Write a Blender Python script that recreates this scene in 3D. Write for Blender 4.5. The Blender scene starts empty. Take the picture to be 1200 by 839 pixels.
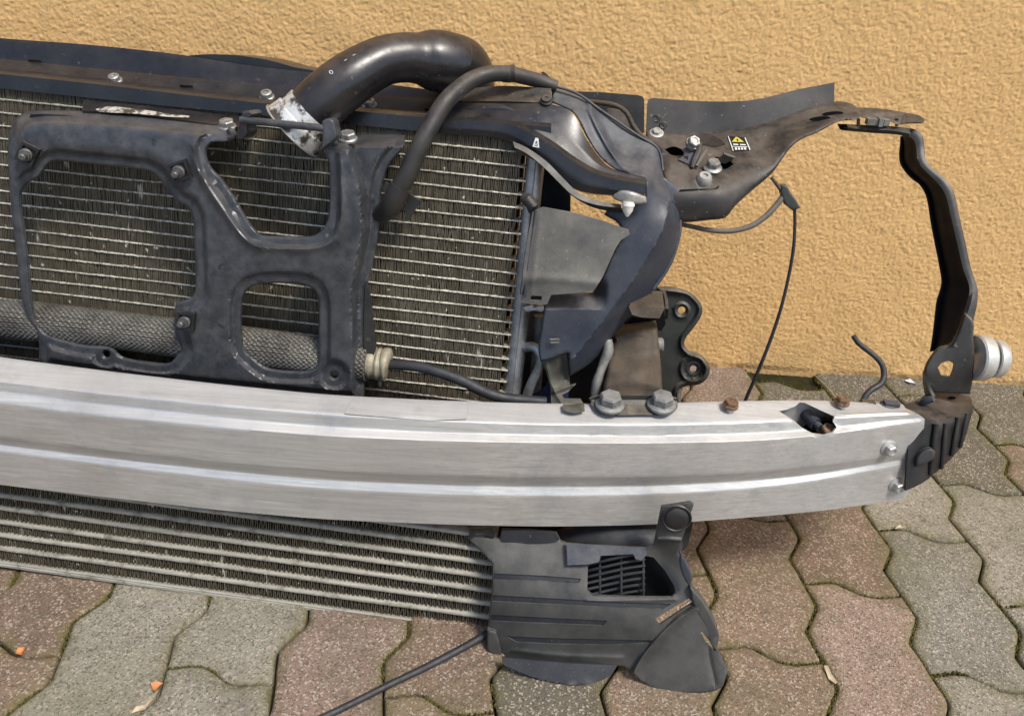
import bpy, bmesh, math, random
import numpy as np
from mathutils import Vector, Matrix
from mathutils.geometry import delaunay_2d_cdt

random.seed(7)
RNG = np.random.default_rng(11)
SC = bpy.context.scene
COL = SC.collection

# ------------------------------------------------------------------ camera
F = 993.09                                    # focal length in pixels of the 1200 px wide frame
CAM = np.array([0.0, -1.22389, 0.72613])
RIGHT = np.array([0.99794687, 0.04429623, 0.04625891])
DOWN = np.array([0.06244563, -0.51243028, -0.85645534])
FWD = np.array([-0.01423328, 0.8575856, -0.5141443])
cam = bpy.data.cameras.new('camera')
cam.sensor_fit = 'HORIZONTAL'
cam.sensor_width = 36.0
cam.lens = 36.0 * F / 1200.0
cam.clip_start = 0.01
cam.clip_end = 2000
cam_o = bpy.data.objects.new('camera', cam)
COL.objects.link(cam_o)
cam_o.matrix_world = Matrix(((RIGHT[0], -DOWN[0], -FWD[0], CAM[0]),
                             (RIGHT[1], -DOWN[1], -FWD[1], CAM[1]),
                             (RIGHT[2], -DOWN[2], -FWD[2], CAM[2]),
                             (0, 0, 0, 1)))
SC.camera = cam_o

# ------------------------------------------------------------------ light
SUN_AZ, SUN_EL = math.radians(132), math.radians(57)     # from behind the camera, to the right
world = bpy.data.worlds.new('World')
SC.world = world
world.use_nodes = True
wn = world.node_tree
bg = wn.nodes['Background']
sky = wn.nodes.new('ShaderNodeTexSky')
sky.sky_type = 'NISHITA'
sky.sun_disc = False
sky.sun_elevation = SUN_EL
sky.sun_rotation = SUN_AZ
sky.air_density = 1.0
sky.dust_density = 2.0
sky.ozone_density = 1.0
wn.links.new(sky.outputs[0], bg.inputs[0])
bg.inputs[1].default_value = 0.10
sl = bpy.data.lights.new('sun', 'SUN')
sl.energy = 2.0
sl.angle = math.radians(14)
sl.color = (1.0, 0.95, 0.87)
sun = bpy.data.objects.new('sun', sl)
COL.objects.link(sun)
sd = Vector((math.sin(SUN_AZ) * math.cos(SUN_EL), math.cos(SUN_AZ) * math.cos(SUN_EL), math.sin(SUN_EL)))
sun.rotation_euler = sd.to_track_quat('Z', 'Y').to_euler()
sun.location = (2, -3, 4)
SC.view_settings.view_transform = 'Standard'
SC.view_settings.look = 'None'
SC.view_settings.gamma = 1
SC.view_settings.exposure = 1.12
SC.view_settings.use_curve_mapping = False
SC.render.engine = 'CYCLES'
SC.cycles.use_denoising = True
SC.cycles.max_bounces = 5
SC.cycles.diffuse_bounces = 3
SC.cycles.glossy_bounces = 3
SC.cycles.use_adaptive_sampling = True
SC.cycles.adaptive_threshold = 0.02

# ------------------------------------------------------------------ frames
# The front end leans back a little: U runs along it, V up it, N through it (away from the viewer).
U = np.array([0.9975, -0.0655, -0.0248]); U /= np.linalg.norm(U)
V = np.array([0.0373, 0.1966, 0.9798]); V -= U * (V @ U); V /= np.linalg.norm(V)
N = np.cross(V, U) * 1.0
if N[1] < 0: N = -N
BASE = np.array([0.19957, -0.65078, 0.0])     # where its lowest corner stands on the pavers
PX = 0.00086                                  # about one photo pixel on the front end, in metres

def ray(x, y):
    x = np.asarray(x, float); y = np.asarray(y, float)
    return FWD + ((x - 600) / F)[..., None] * RIGHT + ((y - 419.5) / F)[..., None] * DOWN

def O(x, y, n):
    """point of the front end at depth n behind its foot"""
    v = ray(x, y)
    t = (((BASE - CAM) @ N) + np.asarray(n, float)) / (v @ N)
    return CAM + v * t[..., None]

def atY(x, y, Y):
    v = ray(x, y)
    return CAM + v * ((np.asarray(Y, float) - CAM[1]) / v[..., 1])[..., None]

def atZ(x, y, Z):
    v = ray(x, y)
    return CAM + v * ((np.asarray(Z, float) - CAM[2]) / v[..., 2])[..., None]

def L2W(u, v, n):
    return BASE + np.multiply.outer(u, U) + np.multiply.outer(v, V) + np.multiply.outer(n, N)

def W2L(p):
    d = np.asarray(p) - BASE
    return d @ U, d @ V, d @ N

# ------------------------------------------------------------------ material helpers
def new_mat(name):
    m = bpy.data.materials.new(name)
    m.use_nodes = True
    nt = m.node_tree
    return m, nt, nt.nodes['Principled BSDF']

def node(nt, kind, **kw):
    n = nt.nodes.new(kind)
    for k, v in kw.items():
        setattr(n, k, v)
    return n

def pos_vec(nt, scale=(1, 1, 1)):
    g = node(nt, 'ShaderNodeNewGeometry')
    mp = node(nt, 'ShaderNodeMapping')
    mp.inputs['Scale'].default_value = scale
    nt.links.new(g.outputs['Position'], mp.inputs['Vector'])
    return mp.outputs[0], g

def noise(nt, vec, scale, detail=4, rough=0.6, lo=None, hi=None, dist=0.0):
    n = node(nt, 'ShaderNodeTexNoise')
    n.inputs['Scale'].default_value = scale
    n.inputs['Detail'].default_value = detail
    n.inputs['Roughness'].default_value = rough
    n.inputs['Distortion'].default_value = dist
    nt.links.new(vec, n.inputs['Vector'])
    out = n.outputs[0]
    if lo is not None:
        out = maprange(nt, out, lo, hi)
    return out

def maprange(nt, val, a, b, c=0.0, d=1.0):
    r = node(nt, 'ShaderNodeMapRange')
    r.inputs[1].default_value = a; r.inputs[2].default_value = b
    r.inputs[3].default_value = c; r.inputs[4].default_value = d
    nt.links.new(val, r.inputs[0])
    return r.outputs[0]

def mix(nt, fac, a, b):
    m = node(nt, 'ShaderNodeMix', data_type='RGBA')
    for s, v in ((0, fac), (6, a), (7, b)):
        if isinstance(v, (int, float)):
            m.inputs[s].default_value = v
        elif isinstance(v, (tuple, list)):
            m.inputs[s].default_value = (*v[:3], 1)
        else:
            nt.links.new(v, m.inputs[s])
    return m.outputs[2]

def mul(nt, a, b, op='MULTIPLY'):
    m = node(nt, 'ShaderNodeMath', operation=op)
    for s, v in ((0, a), (1, b)):
        if isinstance(v, (int, float)):
            m.inputs[s].default_value = v
        else:
            nt.links.new(v, m.inputs[s])
    m.use_clamp = op in ('MULTIPLY', 'ADD')
    return m.outputs[0]

def bump(nt, h, strength, dist=0.001, prev=None):
    b = node(nt, 'ShaderNodeBump')
    b.inputs['Strength'].default_value = strength
    b.inputs['Distance'].default_value = dist
    nt.links.new(h, b.inputs['Height'])
    if prev is not None:
        nt.links.new(prev, b.inputs['Normal'])
    return b.outputs[0]

MATS = {}
def surface(name, c1, c2, rough=0.5, rough2=None, metal=0.0, scale=25, stretch=(1, 1, 1), dust=None, dust_amt=0.5,
            spots=None, spot_amt=0.0, spot_scale=180, grain=0.15, grain_scale=900, spec=0.5, dust_all=0.0, coat=0.0, lo=0.35, hi=0.65):
    """general worn surface: two tones in patches, dust settled on what faces up, small specks, fine relief"""
    m, nt, bs = new_mat(name)
    vec, g = pos_vec(nt, stretch)
    v1, _ = pos_vec(nt)
    patch = noise(nt, vec, scale, 4, 0.68, lo, hi)
    col = mix(nt, patch, c1, c2)
    rg = maprange(nt, noise(nt, vec, scale * 2.3, 3, 0.7), 0.3, 0.7, rough, rough if rough2 is None else rough2)
    if dust is not None:
        sep = node(nt, 'ShaderNodeSeparateXYZ')
        nt.links.new(g.outputs['Normal'], sep.inputs[0])
        up = maprange(nt, sep.outputs[2], 0.25, 0.95, dust_all, 1.0)
        dn = noise(nt, v1, 38, 5, 0.75, 0.34, 0.66)
        df = mul(nt, mul(nt, up, dn), dust_amt)
        col = mix(nt, df, col, dust)
        rg = mul(nt, rg, mul(nt, df, 0.45), 'ADD')
    if spots is not None:
        sn = noise(nt, v1, spot_scale, 3, 0.6, 0.66, 0.72)
        col = mix(nt, mul(nt, sn, spot_amt), col, spots)
    nt.links.new(col, bs.inputs['Base Color'])
    nt.links.new(rg, bs.inputs['Roughness'])
    bs.inputs['Metallic'].default_value = metal
    bs.inputs['Specular IOR Level'].default_value = spec
    bs.inputs['Coat Weight'].default_value = coat
    gn = noise(nt, v1, grain_scale * .5, 3, 0.85)
    nb = bump(nt, gn, grain, 0.0008)
    nt.links.new(nb, bs.inputs['Normal'])
    MATS[name] = m
    return m

DUST = (0.30, 0.25, 0.19)
M_blackmetal = surface('black_painted_steel', (0.006, 0.007, 0.009), (0.015, 0.015, 0.017), 0.22, 0.40, 0.0, 22, dust=(0.13, 0.105, 0.08), dust_amt=0.16, spots=(0.35, 0.34, 0.32), spot_amt=0.10, grain=0.10, spec=0.45)
M_bracket = surface('worn_black_bracket', (0.026, 0.029, 0.034), (0.060, 0.062, 0.066), 0.28, 0.46, 0.12, 75, dust=(0.13, 0.11, 0.09), dust_amt=0.32, spots=(0.012, 0.012, 0.014), spot_amt=0.75, spot_scale=62, grain=0.16, spec=0.5)
M_plate = surface('dark_green_black_steel', (0.016, 0.018, 0.016), (0.032, 0.034, 0.03), 0.42, 0.58, 0.0, 30, dust=DUST, dust_amt=0.5, spots=(0.12, 0.12, 0.11), spot_amt=0.2)
M_blueplastic = surface('blue_black_plastic', (0.013, 0.018, 0.030), (0.030, 0.035, 0.046), 0.40, 0.56, 0.0, 30, dust=(0.24, 0.22, 0.19), dust_amt=0.35, dust_all=0.08, spots=(0.40, 0.40, 0.38), spot_amt=0.10, spot_scale=260, grain=0.2)
M_gloss = surface('glossy_black_plastic', (0.007, 0.008, 0.010), (0.013, 0.013, 0.016), 0.20, 0.36, 0.0, 20, dust=(0.12, 0.085, 0.055), dust_amt=0.22, spots=(0.4, 0.4, 0.4), spot_amt=0.2, grain=0.05, spec=0.6)
M_greyplastic = surface('dusty_grey_plastic', (0.062, 0.062, 0.058), (0.105, 0.102, 0.090), 0.66, 0.82, 0.0, 22, dust=(0.34, 0.30, 0.24), dust_amt=0.5, dust_all=0.35, spots=(0.45, 0.42, 0.36), spot_amt=0.3, spot_scale=300, grain=0.3)
M_duct = surface('dusty_black_duct', (0.022, 0.023, 0.022), (0.046, 0.045, 0.041), 0.48, 0.66, 0.0, 20, dust=(0.17, 0.16, 0.14), dust_amt=0.4, dust_all=0.25, spots=(0.3, 0.3, 0.28), spot_amt=0.10, spot_scale=240, grain=0.25)
M_ductdark = surface('clean_black_groove', (0.010, 0.011, 0.014), (0.02, 0.021, 0.025), 0.55, 0.7, 0.0, 40, spots=(0.22, 0.22, 0.22), spot_amt=0.4, spot_scale=420, grain=0.4)
M_panel = surface('dusty_black_panel', (0.008, 0.008, 0.008), (0.028, 0.025, 0.022), 0.40, 0.6, 0.0, 34, dust=(0.135, 0.100, 0.070), dust_amt=0.62, dust_all=0.04, spots=(0.4, 0.38, 0.36), spot_amt=0.25, grain=0.2)
M_strut = surface('satin_black_strut', (0.013, 0.012, 0.011), (0.030, 0.028, 0.024), 0.36, 0.5, 0.1, 26, dust=DUST, dust_amt=0.4, dust_all=0.1, spots=(0.3, 0.28, 0.25), spot_amt=0.25)
M_strutin = surface('shaded_strut_inside', (0.005, 0.006, 0.009), (0.009, 0.009, 0.011), 0.55, 0.7, 0.0, 30, spec=0.1)  # strut black made darker: shade inside the channel put into the colour
M_rubber = surface('black_rubber_hose', (0.009, 0.009, 0.010), (0.022, 0.020, 0.018), 0.40, 0.6, 0.0, 30, dust=(0.13, 0.10, 0.075), dust_amt=0.55, dust_all=0.12, spots=(0.2, 0.19, 0.18), spot_amt=0.2, grain=0.2)
M_pipe = surface('black_intake_pipe', (0.007, 0.007, 0.009), (0.017, 0.016, 0.016), 0.22, 0.38, 0.0, 24, dust=(0.085, 0.06, 0.042), dust_amt=0.6, dust_all=0.02, spots=(0.3, 0.3, 0.3), spot_amt=0.15, grain=0.1)
M_flake = surface('flaking_silver_collar', (0.075, 0.068, 0.052), (0.60, 0.60, 0.57), 0.35, 0.6, 0.5, 75, lo=0.44, hi=0.54, grain=0.5)
M_cable = surface('matt_black_cable', (0.012, 0.012, 0.014), (0.025, 0.025, 0.027), 0.5, 0.7, 0.0, 60)
M_browncable = surface('dusty_brown_cable', (0.06, 0.05, 0.04), (0.12, 0.10, 0.08), 0.6, 0.75, 0.0, 60, dust=DUST, dust_amt=0.5)
M_steel = surface('dull_zinc_bolt', (0.20, 0.20, 0.19), (0.38, 0.38, 0.36), 0.38, 0.6, 0.7, 160, grain=0.3)
M_shiny = surface('bright_zinc_bolt', (0.34, 0.335, 0.32), (0.46, 0.455, 0.43), 0.38, 0.55, 0.6, 120)
M_greybolt = surface('grey_phosphated_bolt', (0.13, 0.135, 0.13), (0.22, 0.22, 0.21), 0.5, 0.7, 0.4, 160, dust=(0.34, 0.33, 0.3), dust_amt=0.4, grain=0.4)
M_studdark = surface('dark_stud', (0.05, 0.05, 0.05), (0.11, 0.11, 0.105), 0.4, 0.6, 0.4, 160)
M_rust = surface('rusty_brown_bolt', (0.10, 0.055, 0.028), (0.22, 0.135, 0.075), 0.6, 0.85, 0.3, 220, grain=0.6)
M_crash = surface('dirty_brown_steel', (0.030, 0.023, 0.016), (0.085, 0.064, 0.042), 0.55, 0.75, 0.25, 34, dust=(0.12, 0.09, 0.06), dust_amt=0.6, dust_all=0.2, spots=(0.02, 0.018, 0.015), spot_amt=0.5, spot_scale=60, grain=0.5)
M_alpipe = surface('dull_aluminium_pipe', (0.22, 0.225, 0.23), (0.38, 0.385, 0.39), 0.38, 0.55, 0.8, 70, grain=0.3)
M_oldpipe = surface('corroded_grey_pipe', (0.12, 0.12, 0.11), (0.24, 0.235, 0.21), 0.55, 0.75, 0.4, 70, grain=0.6)
M_sleeve = surface('grey_knit_sleeve', (0.065, 0.060, 0.050), (0.14, 0.13, 0.11), 0.45, 0.55, 0.45, 30)
M_beige = surface('beige_knit_end', (0.20, 0.175, 0.115), (0.34, 0.30, 0.215), 0.55, 0.7, 0.3, 120)
M_white = surface('white_plastic', (0.58, 0.56, 0.50), (0.68, 0.66, 0.60), 0.4, 0.5)
M_print = surface('white_print', (0.50, 0.50, 0.48), (0.66, 0.66, 0.64), 0.5, 0.6, 0.0, 160)
M_yellow = surface('yellow_print', (0.46, 0.40, 0.05), (0.55, 0.48, 0.08), 0.45, 0.55)
M_sticker = surface('black_sticker', (0.006, 0.006, 0.006), (0.012, 0.012, 0.012), 0.35, 0.5)
M_hole = surface('black_opening', (0.004, 0.004, 0.004), (0.006, 0.006, 0.006), 0.9, 0.95, spec=0.1)
M_olive = surface('broken_olive_plastic', (0.030, 0.029, 0.022), (0.055, 0.052, 0.040), 0.5, 0.7, 0.0, 40, dust=(0.2, 0.18, 0.14), dust_amt=0.5, dust_all=0.2)
M_bushing = surface('pale_alloy_bushing', (0.42, 0.415, 0.38), (0.58, 0.57, 0.53), 0.40, 0.52, 0.6, 45, spots=(0.12, 0.11, 0.1), spot_amt=0.6, spot_scale=130)
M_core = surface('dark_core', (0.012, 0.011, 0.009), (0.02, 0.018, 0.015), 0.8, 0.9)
M_cap = surface('black_end_cap', (0.006, 0.006, 0.006), (0.014, 0.0135, 0.013), 0.32, 0.5, 0.0, 26, dust=(0.115, 0.088, 0.068), dust_amt=0.7, dust_all=0.0, spots=(0.25, 0.24, 0.22), spot_amt=0.25)
M_tab = surface('grey_rubber_tab', (0.022, 0.022, 0.021), (0.034, 0.033, 0.032), 0.55, 0.7)
M_leaf = surface('orange_leaf', (0.36, 0.12, 0.035), (0.46, 0.20, 0.07), 0.6, 0.7, 0.0, 160)
M_paleleaf = surface('pale_dry_leaf', (0.34, 0.27, 0.17), (0.44, 0.36, 0.25), 0.6, 0.7, 0.0, 160)

def beam_material():
    m, nt, bs = new_mat('weathered_aluminium')
    vec, g = pos_vec(nt, (1.2, 60, 60))
    v1, _ = pos_vec(nt)
    streak = noise(nt, vec, 4.0, 5, 0.8, 0.38, 0.62)
    patch = noise(nt, v1, 9, 5, 0.65, 0.38, 0.62)
    col = mix(nt, streak, (0.46, 0.45, 0.42), (0.60, 0.59, 0.555))
    col = mix(nt, mul(nt, patch, 0.45), col, (0.42, 0.425, 0.425))
    # dirt: brownish specks and grey corrosion
    sp = noise(nt, v1, 170, 4, 0.7, 0.66, 0.74)
    col = mix(nt, mul(nt, sp, 0.5), col, (0.22, 0.17, 0.12))
    st2 = noise(nt, v1, 17, 6, 0.8, 0.54, 0.70)
    col = mix(nt, mul(nt, st2, 0.55), col, (0.33, 0.345, 0.36))
    va = node(nt, 'ShaderNodeMapping'); va.inputs['Rotation'].default_value = (0.3, 0.5, 0.2); va.inputs['Scale'].default_value = (14, 420, 420)
    nt.links.new(v1, va.inputs['Vector'])
    scr = mul(nt, noise(nt, va.outputs[0], 1.0, 2, 0.6, 0.70, 0.74), noise(nt, v1, 12, 3, 0.6, 0.45, 0.6))
    col = mix(nt, mul(nt, scr, 0.6), col, (0.86, 0.86, 0.85))
    vb2 = node(nt, 'ShaderNodeMapping'); vb2.inputs['Rotation'].default_value = (0.9, -0.4, 1.1); vb2.inputs['Scale'].default_value = (22, 500, 500)
    nt.links.new(v1, vb2.inputs['Vector'])
    ve, _ = pos_vec(nt, (0.5, 330, 330))
    exl = noise(nt, ve, 1.0, 3, 0.7, 0.56, 0.66)
    col = mix(nt, mul(nt, exl, 0.40), col, (0.36, 0.35, 0.335))
    gr2 = mul(nt, noise(nt, v1, 5.5, 6, 0.75, 0.50, 0.68), noise(nt, vec, 10, 4, 0.8, 0.3, 0.6))
    col = mix(nt, mul(nt, gr2, 0.45), col, (0.34, 0.30, 0.25))
    scr2 = noise(nt, vb2.outputs[0], 1.0, 2, 0.6, 0.73, 0.76)
    col = mix(nt, mul(nt, scr2, 0.6), col, (0.22, 0.21, 0.20))
    sep = node(nt, 'ShaderNodeSeparateXYZ')
    nt.links.new(g.outputs['Normal'], sep.inputs[0])
    up = maprange(nt, sep.outputs[2], 0.75, 0.98)
    dn = noise(nt, v1, 30, 6, 0.7, 0.25, 0.65)
    df = mul(nt, mul(nt, up, dn), 0.62)
    col = mix(nt, df, col, (0.275, 0.262, 0.258))
    nt.links.new(col, bs.inputs['Base Color'])
    rg = maprange(nt, noise(nt, vec, 9, 5, 0.7), 0.3, 0.7, 0.38, 0.54)
    nt.links.new(mul(nt, rg, mul(nt, df, 0.5), 'ADD'), bs.inputs['Roughness'])
    met = maprange(nt, df, 0.0, 0.6, 0.60, 0.25)
    nt.links.new(met, bs.inputs['Metallic'])
    vs, _ = pos_vec(nt, (2, 200, 200))
    nb = bump(nt, noise(nt, vs, 8, 4, 0.7), 0.12, 0.0006)
    nb = bump(nt, noise(nt, v1, 700, 4, 0.7), 0.12, 0.0004, nb)
    nb = bump(nt, noise(nt, v1, 26, 4, 0.6), 0.10, 0.002, nb)
    nt.links.new(nb, bs.inputs['Normal'])
    return m
M_beam = beam_material()

def core_mats():
    # fins: dirty olive grey metal; tubes: bare edges, whitened by stone chips
    m, nt, bs = new_mat('dirty_cooler_fins')
    v1, _ = pos_vec(nt)
    big = noise(nt, v1, 7, 5, 0.6, 0.3, 0.7)
    col = mix(nt, big, (0.034, 0.027, 0.016), (0.076, 0.063, 0.041))
    v2, _ = pos_vec(nt, (260, 120, 55))
    fine = noise(nt, v2, 1.0, 4, 0.8, 0.35, 0.75)
    col = mix(nt, mul(nt, fine, 0.45), col, (0.20, 0.175, 0.125))
    sp = noise(nt, v2, 0.32, 3, 0.6, 0.66, 0.72)
    col = mix(nt, mul(nt, sp, 0.8), col, (0.50, 0.47, 0.39))
    cl = noise(nt, v1, 24, 5, 0.7, 0.52, 0.66)
    col = mix(nt, mul(nt, cl, 0.5), col, (0.155, 0.135, 0.095))
    sp2 = noise(nt, v1, 150, 2, 0.5, 0.70, 0.74)
    col = mix(nt, mul(nt, sp2, 0.85), col, (0.58, 0.55, 0.47))
    nt.links.new(col, bs.inputs['Base Color'])
    bs.inputs['Roughness'].default_value = 0.6
    bs.inputs['Metallic'].default_value = 0.35
    m2, nt, bs = new_mat('chipped_bright_tube')
    v1, _ = pos_vec(nt)
    ch = noise(nt, v1, 330, 4, 0.7, 0.36, 0.56)
    gl = noise(nt, v1, 11, 4, 0.6, 0.35, 0.65)
    ch = mul(nt, ch, maprange(nt, gl, 0, 1, 0.45, 1.0))
    col = mix(nt, ch, (0.16, 0.145, 0.105), (0.66, 0.63, 0.53))
    nt.links.new(col, bs.inputs['Base Color'])
    bs.inputs['Roughness'].default_value = 0.5
    bs.inputs['Metallic'].default_value = 0.3
    m3, nt, bs = new_mat('dull_charge_cooler_tube')
    v1, _ = pos_vec(nt)
    vs, _ = pos_vec(nt, (1.5, 60, 60))
    ch = noise(nt, vs, 6, 6, 0.7, 0.3, 0.7)
    col = mix(nt, ch, (0.19, 0.176, 0.14), (0.38, 0.362, 0.305))
    sp = noise(nt, v1, 45, 5, 0.75, 0.52, 0.66)
    col = mix(nt, mul(nt, sp, 0.65), col, (0.075, 0.062, 0.04))
    w = noise(nt, v1, 140, 4, 0.7, 0.66, 0.72)
    col = mix(nt, mul(nt, w, 0.7), col, (0.72, 0.71, 0.66))
    nt.links.new(col, bs.inputs['Base Color'])
    bs.inputs['Roughness'].default_value = 0.62
    bs.inputs['Metallic'].default_value = 0.2
    nt.links.new(bump(nt, noise(nt, v1, 500, 4), 0.3, 0.0006), bs.inputs['Normal'])
    return m, m2, m3
M_fins, M_tube, M_ictube = core_mats()

def wall_material():
    m, nt, bs = new_mat('ochre_stucco')
    v1, _ = pos_vec(nt)
    big = noise(nt, v1, 1.6, 5, 0.6, 0.3, 0.7)
    col = mix(nt, big, (0.60, 0.355, 0.132), (0.67, 0.415, 0.165))
    gr = noise(nt, v1, 260, 5, 0.75, 0.3, 0.7)
    col = mix(nt, mul(nt, gr, 0.75), col, (0.76, 0.505, 0.235))
    g3 = noise(nt, v1, 700, 2, 0.8, 0.56, 0.68)
    col = mix(nt, mul(nt, g3, 0.35), col, (0.40, 0.235, 0.09))
    st = noise(nt, v1, 3.2, 6, 0.7, 0.50, 0.75)
    col = mix(nt, mul(nt, st, 0.30), col, (0.42, 0.25, 0.10))
    sx = node(nt, 'ShaderNodeSeparateXYZ'); nt.links.new(v1, sx.inputs[0])
    low = mul(nt, maprange(nt, sx.outputs[2], 0.0, 0.09, 1.0, 0.0), noise(nt, v1, 22, 5, 0.75, 0.40, 0.70))
    col = mix(nt, mul(nt, low, 0.55), col, (0.22, 0.15, 0.075))
    dk = noise(nt, v1, 120, 4, 0.7, 0.60, 0.72)
    col = mix(nt, mul(nt, dk, 0.25), col, (0.36, 0.20, 0.07))
    nt.links.new(col, bs.inputs['Base Color'])
    bs.inputs['Roughness'].default_value = 0.85
    bs.inputs['Specular IOR Level'].default_value = 0.3
    nb = bump(nt, noise(nt, v1, 380, 4, 0.9), 0.8, 0.0018)
    nt.links.new(nb, bs.inputs['Normal'])
    return m
M_wall = wall_material()

def paver_material(name, a, b, c):
    m, nt, bs = new_mat(name)
    v1, _ = pos_vec(nt)
    oi = node(nt, 'ShaderNodeObjectInfo')
    big = noise(nt, v1, 15, 6, 0.72, 0.34, 0.66)
    col = mix(nt, big, a, b)
    col = mix(nt, mul(nt, oi.outputs['Random'], 0.55), col, c)
    hv = node(nt, 'ShaderNodeHueSaturation'); nt.links.new(col, hv.inputs['Color'])
    nt.links.new(maprange(nt, oi.outputs['Random'], 0, 1, 0.74, 1.06), hv.inputs['Value'])
    hv.inputs['Saturation'].default_value = 0.94
    col = hv.outputs[0]
    # exposed aggregate: pale and dark grains
    vo = node(nt, 'ShaderNodeTexVoronoi')
    vo.inputs['Scale'].default_value = 520
    nt.links.new(v1, vo.inputs['Vector'])
    sep = node(nt, 'ShaderNodeSeparateColor')
    nt.links.new(vo.outputs['Color'], sep.inputs[0])
    pale = maprange(nt, sep.outputs[0], 0.80, 0.90)
    dark = maprange(nt, sep.outputs[1], 0.72, 0.85)
    gn = noise(nt, v1, 500, 3, 0.9, 0.42, 0.66)
    col = mix(nt, mul(nt, dark, 0.6), col, (0.035, 0.028, 0.022))
    col = mix(nt, mul(nt, pale, 0.6), col, (0.42, 0.36, 0.29))
    col = mix(nt, mul(nt, gn, 0.30), col, (0.26, 0.225, 0.18))
    # green film in damp patches, moss along the edges
    al = noise(nt, v1, 8, 5, 0.6, 0.48, 0.72)
    col = mix(nt, mul(nt, al, 0.40), col, (0.075, 0.080, 0.035))
    at = node(nt, 'ShaderNodeAttribute', attribute_name='edge')
    em = mul(nt, at.outputs['Fac'], noise(nt, v1, 34, 5, 0.7, 0.34, 0.62))
    col = mix(nt, mul(nt, em, 0.75), col, (0.090, 0.078, 0.020))
    stain = noise(nt, v1, 21, 6, 0.75, 0.54, 0.72)
    col = mix(nt, mul(nt, stain, 0.62), col, (0.070, 0.056, 0.038))
    sand = noise(nt, v1, 55, 5, 0.75, 0.58, 0.70)
    col = mix(nt, mul(nt, sand, 0.35), col, (0.30, 0.26, 0.20))
    nt.links.new(col, bs.inputs['Base Color'])
    bs.inputs['Roughness'].default_value = 0.82
    bs.inputs['Specular IOR Level'].default_value = 0.35
    nb = bump(nt, vo.outputs['Distance'], 0.5, 0.0014)
    nb = bump(nt, noise(nt, v1, 900, 4, 0.8), 0.5, 0.0008, nb)
    nb = bump(nt, noise(nt, v1, 60, 4, 0.6), 0.25, 0.003, nb)
    nt.links.new(nb, bs.inputs['Normal'])
    return m
M_red = paver_material('red_brown_concrete', (0.150, 0.086, 0.052), (0.227, 0.135, 0.086), (0.143, 0.101, 0.060))
M_pink = paver_material('faded_red_concrete', (0.195, 0.120, 0.086), (0.267, 0.174, 0.133), (0.189, 0.130, 0.088))
M_grey = paver_material('grey_concrete', (0.162, 0.151, 0.115), (0.246, 0.234, 0.190), (0.204, 0.182, 0.130))
M_darkpaver = paver_material('dark_concrete', (0.081, 0.073, 0.046), (0.130, 0.114, 0.075), (0.078, 0.068, 0.044))  # darker tone for some pavers near the wall and at lower left
M_soil = surface('mossy_joint_soil', (0.012, 0.010, 0.006), (0.035, 0.032, 0.012), 0.9, 0.95, 0.0, 30, grain=0.8, spec=0.1)
M_moss = surface('yellow_green_moss', (0.040, 0.038, 0.010), (0.105, 0.092, 0.022), 0.9, 0.95, 0.0, 120, grain=0.8, spec=0.1)

# ------------------------------------------------------------------ mesh helpers
ORG = {}
def mk(name, verts, faces, mat, parent=None, smooth=35, recalc=True, mats=None, fmat=None):
    verts = np.asarray(verts, float)
    org = verts.mean(0) if parent is not None else np.array([verts[:, 0].mean(), verts[:, 1].mean(), verts[:, 2].min()])
    me = bpy.data.meshes.new(name)
    me.from_pydata((verts - org).tolist(), [], [list(map(int, f)) for f in faces])
    if recalc:
        bm = bmesh.new(); bm.from_mesh(me)
        bmesh.ops.remove_doubles(bm, verts=bm.verts, dist=1e-6)
        bmesh.ops.recalc_face_normals(bm, faces=bm.faces)
        bm.to_mesh(me); bm.free()
    me.materials.append(mat)
    if smooth:
        me.shade_smooth()
        me.set_sharp_from_angle(angle=math.radians(smooth))
    o = bpy.data.objects.new(name, me)
    COL.objects.link(o)
    place(o, org, parent)
    return o

def place(o, org, parent):
    if parent is not None:
        o.parent = parent
        o.location = org - ORG[parent.name]
    else:
        o.location = org
    ORG[o.name] = np.array(org, float)

def thing(name, label, cat, loc, group=None):
    o = bpy.data.objects.new(name, None)
    o.empty_display_size = 0.05
    COL.objects.link(o)
    place(o, np.array(loc, float), None)
    return tag(o, label, cat, group)

def tag(o, label=None, cat=None, group=None, kind=None):
    if label: o['label'] = label
    if cat: o['category'] = cat
    if group: o['group'] = group
    if kind: o['kind'] = kind
    return o

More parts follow.
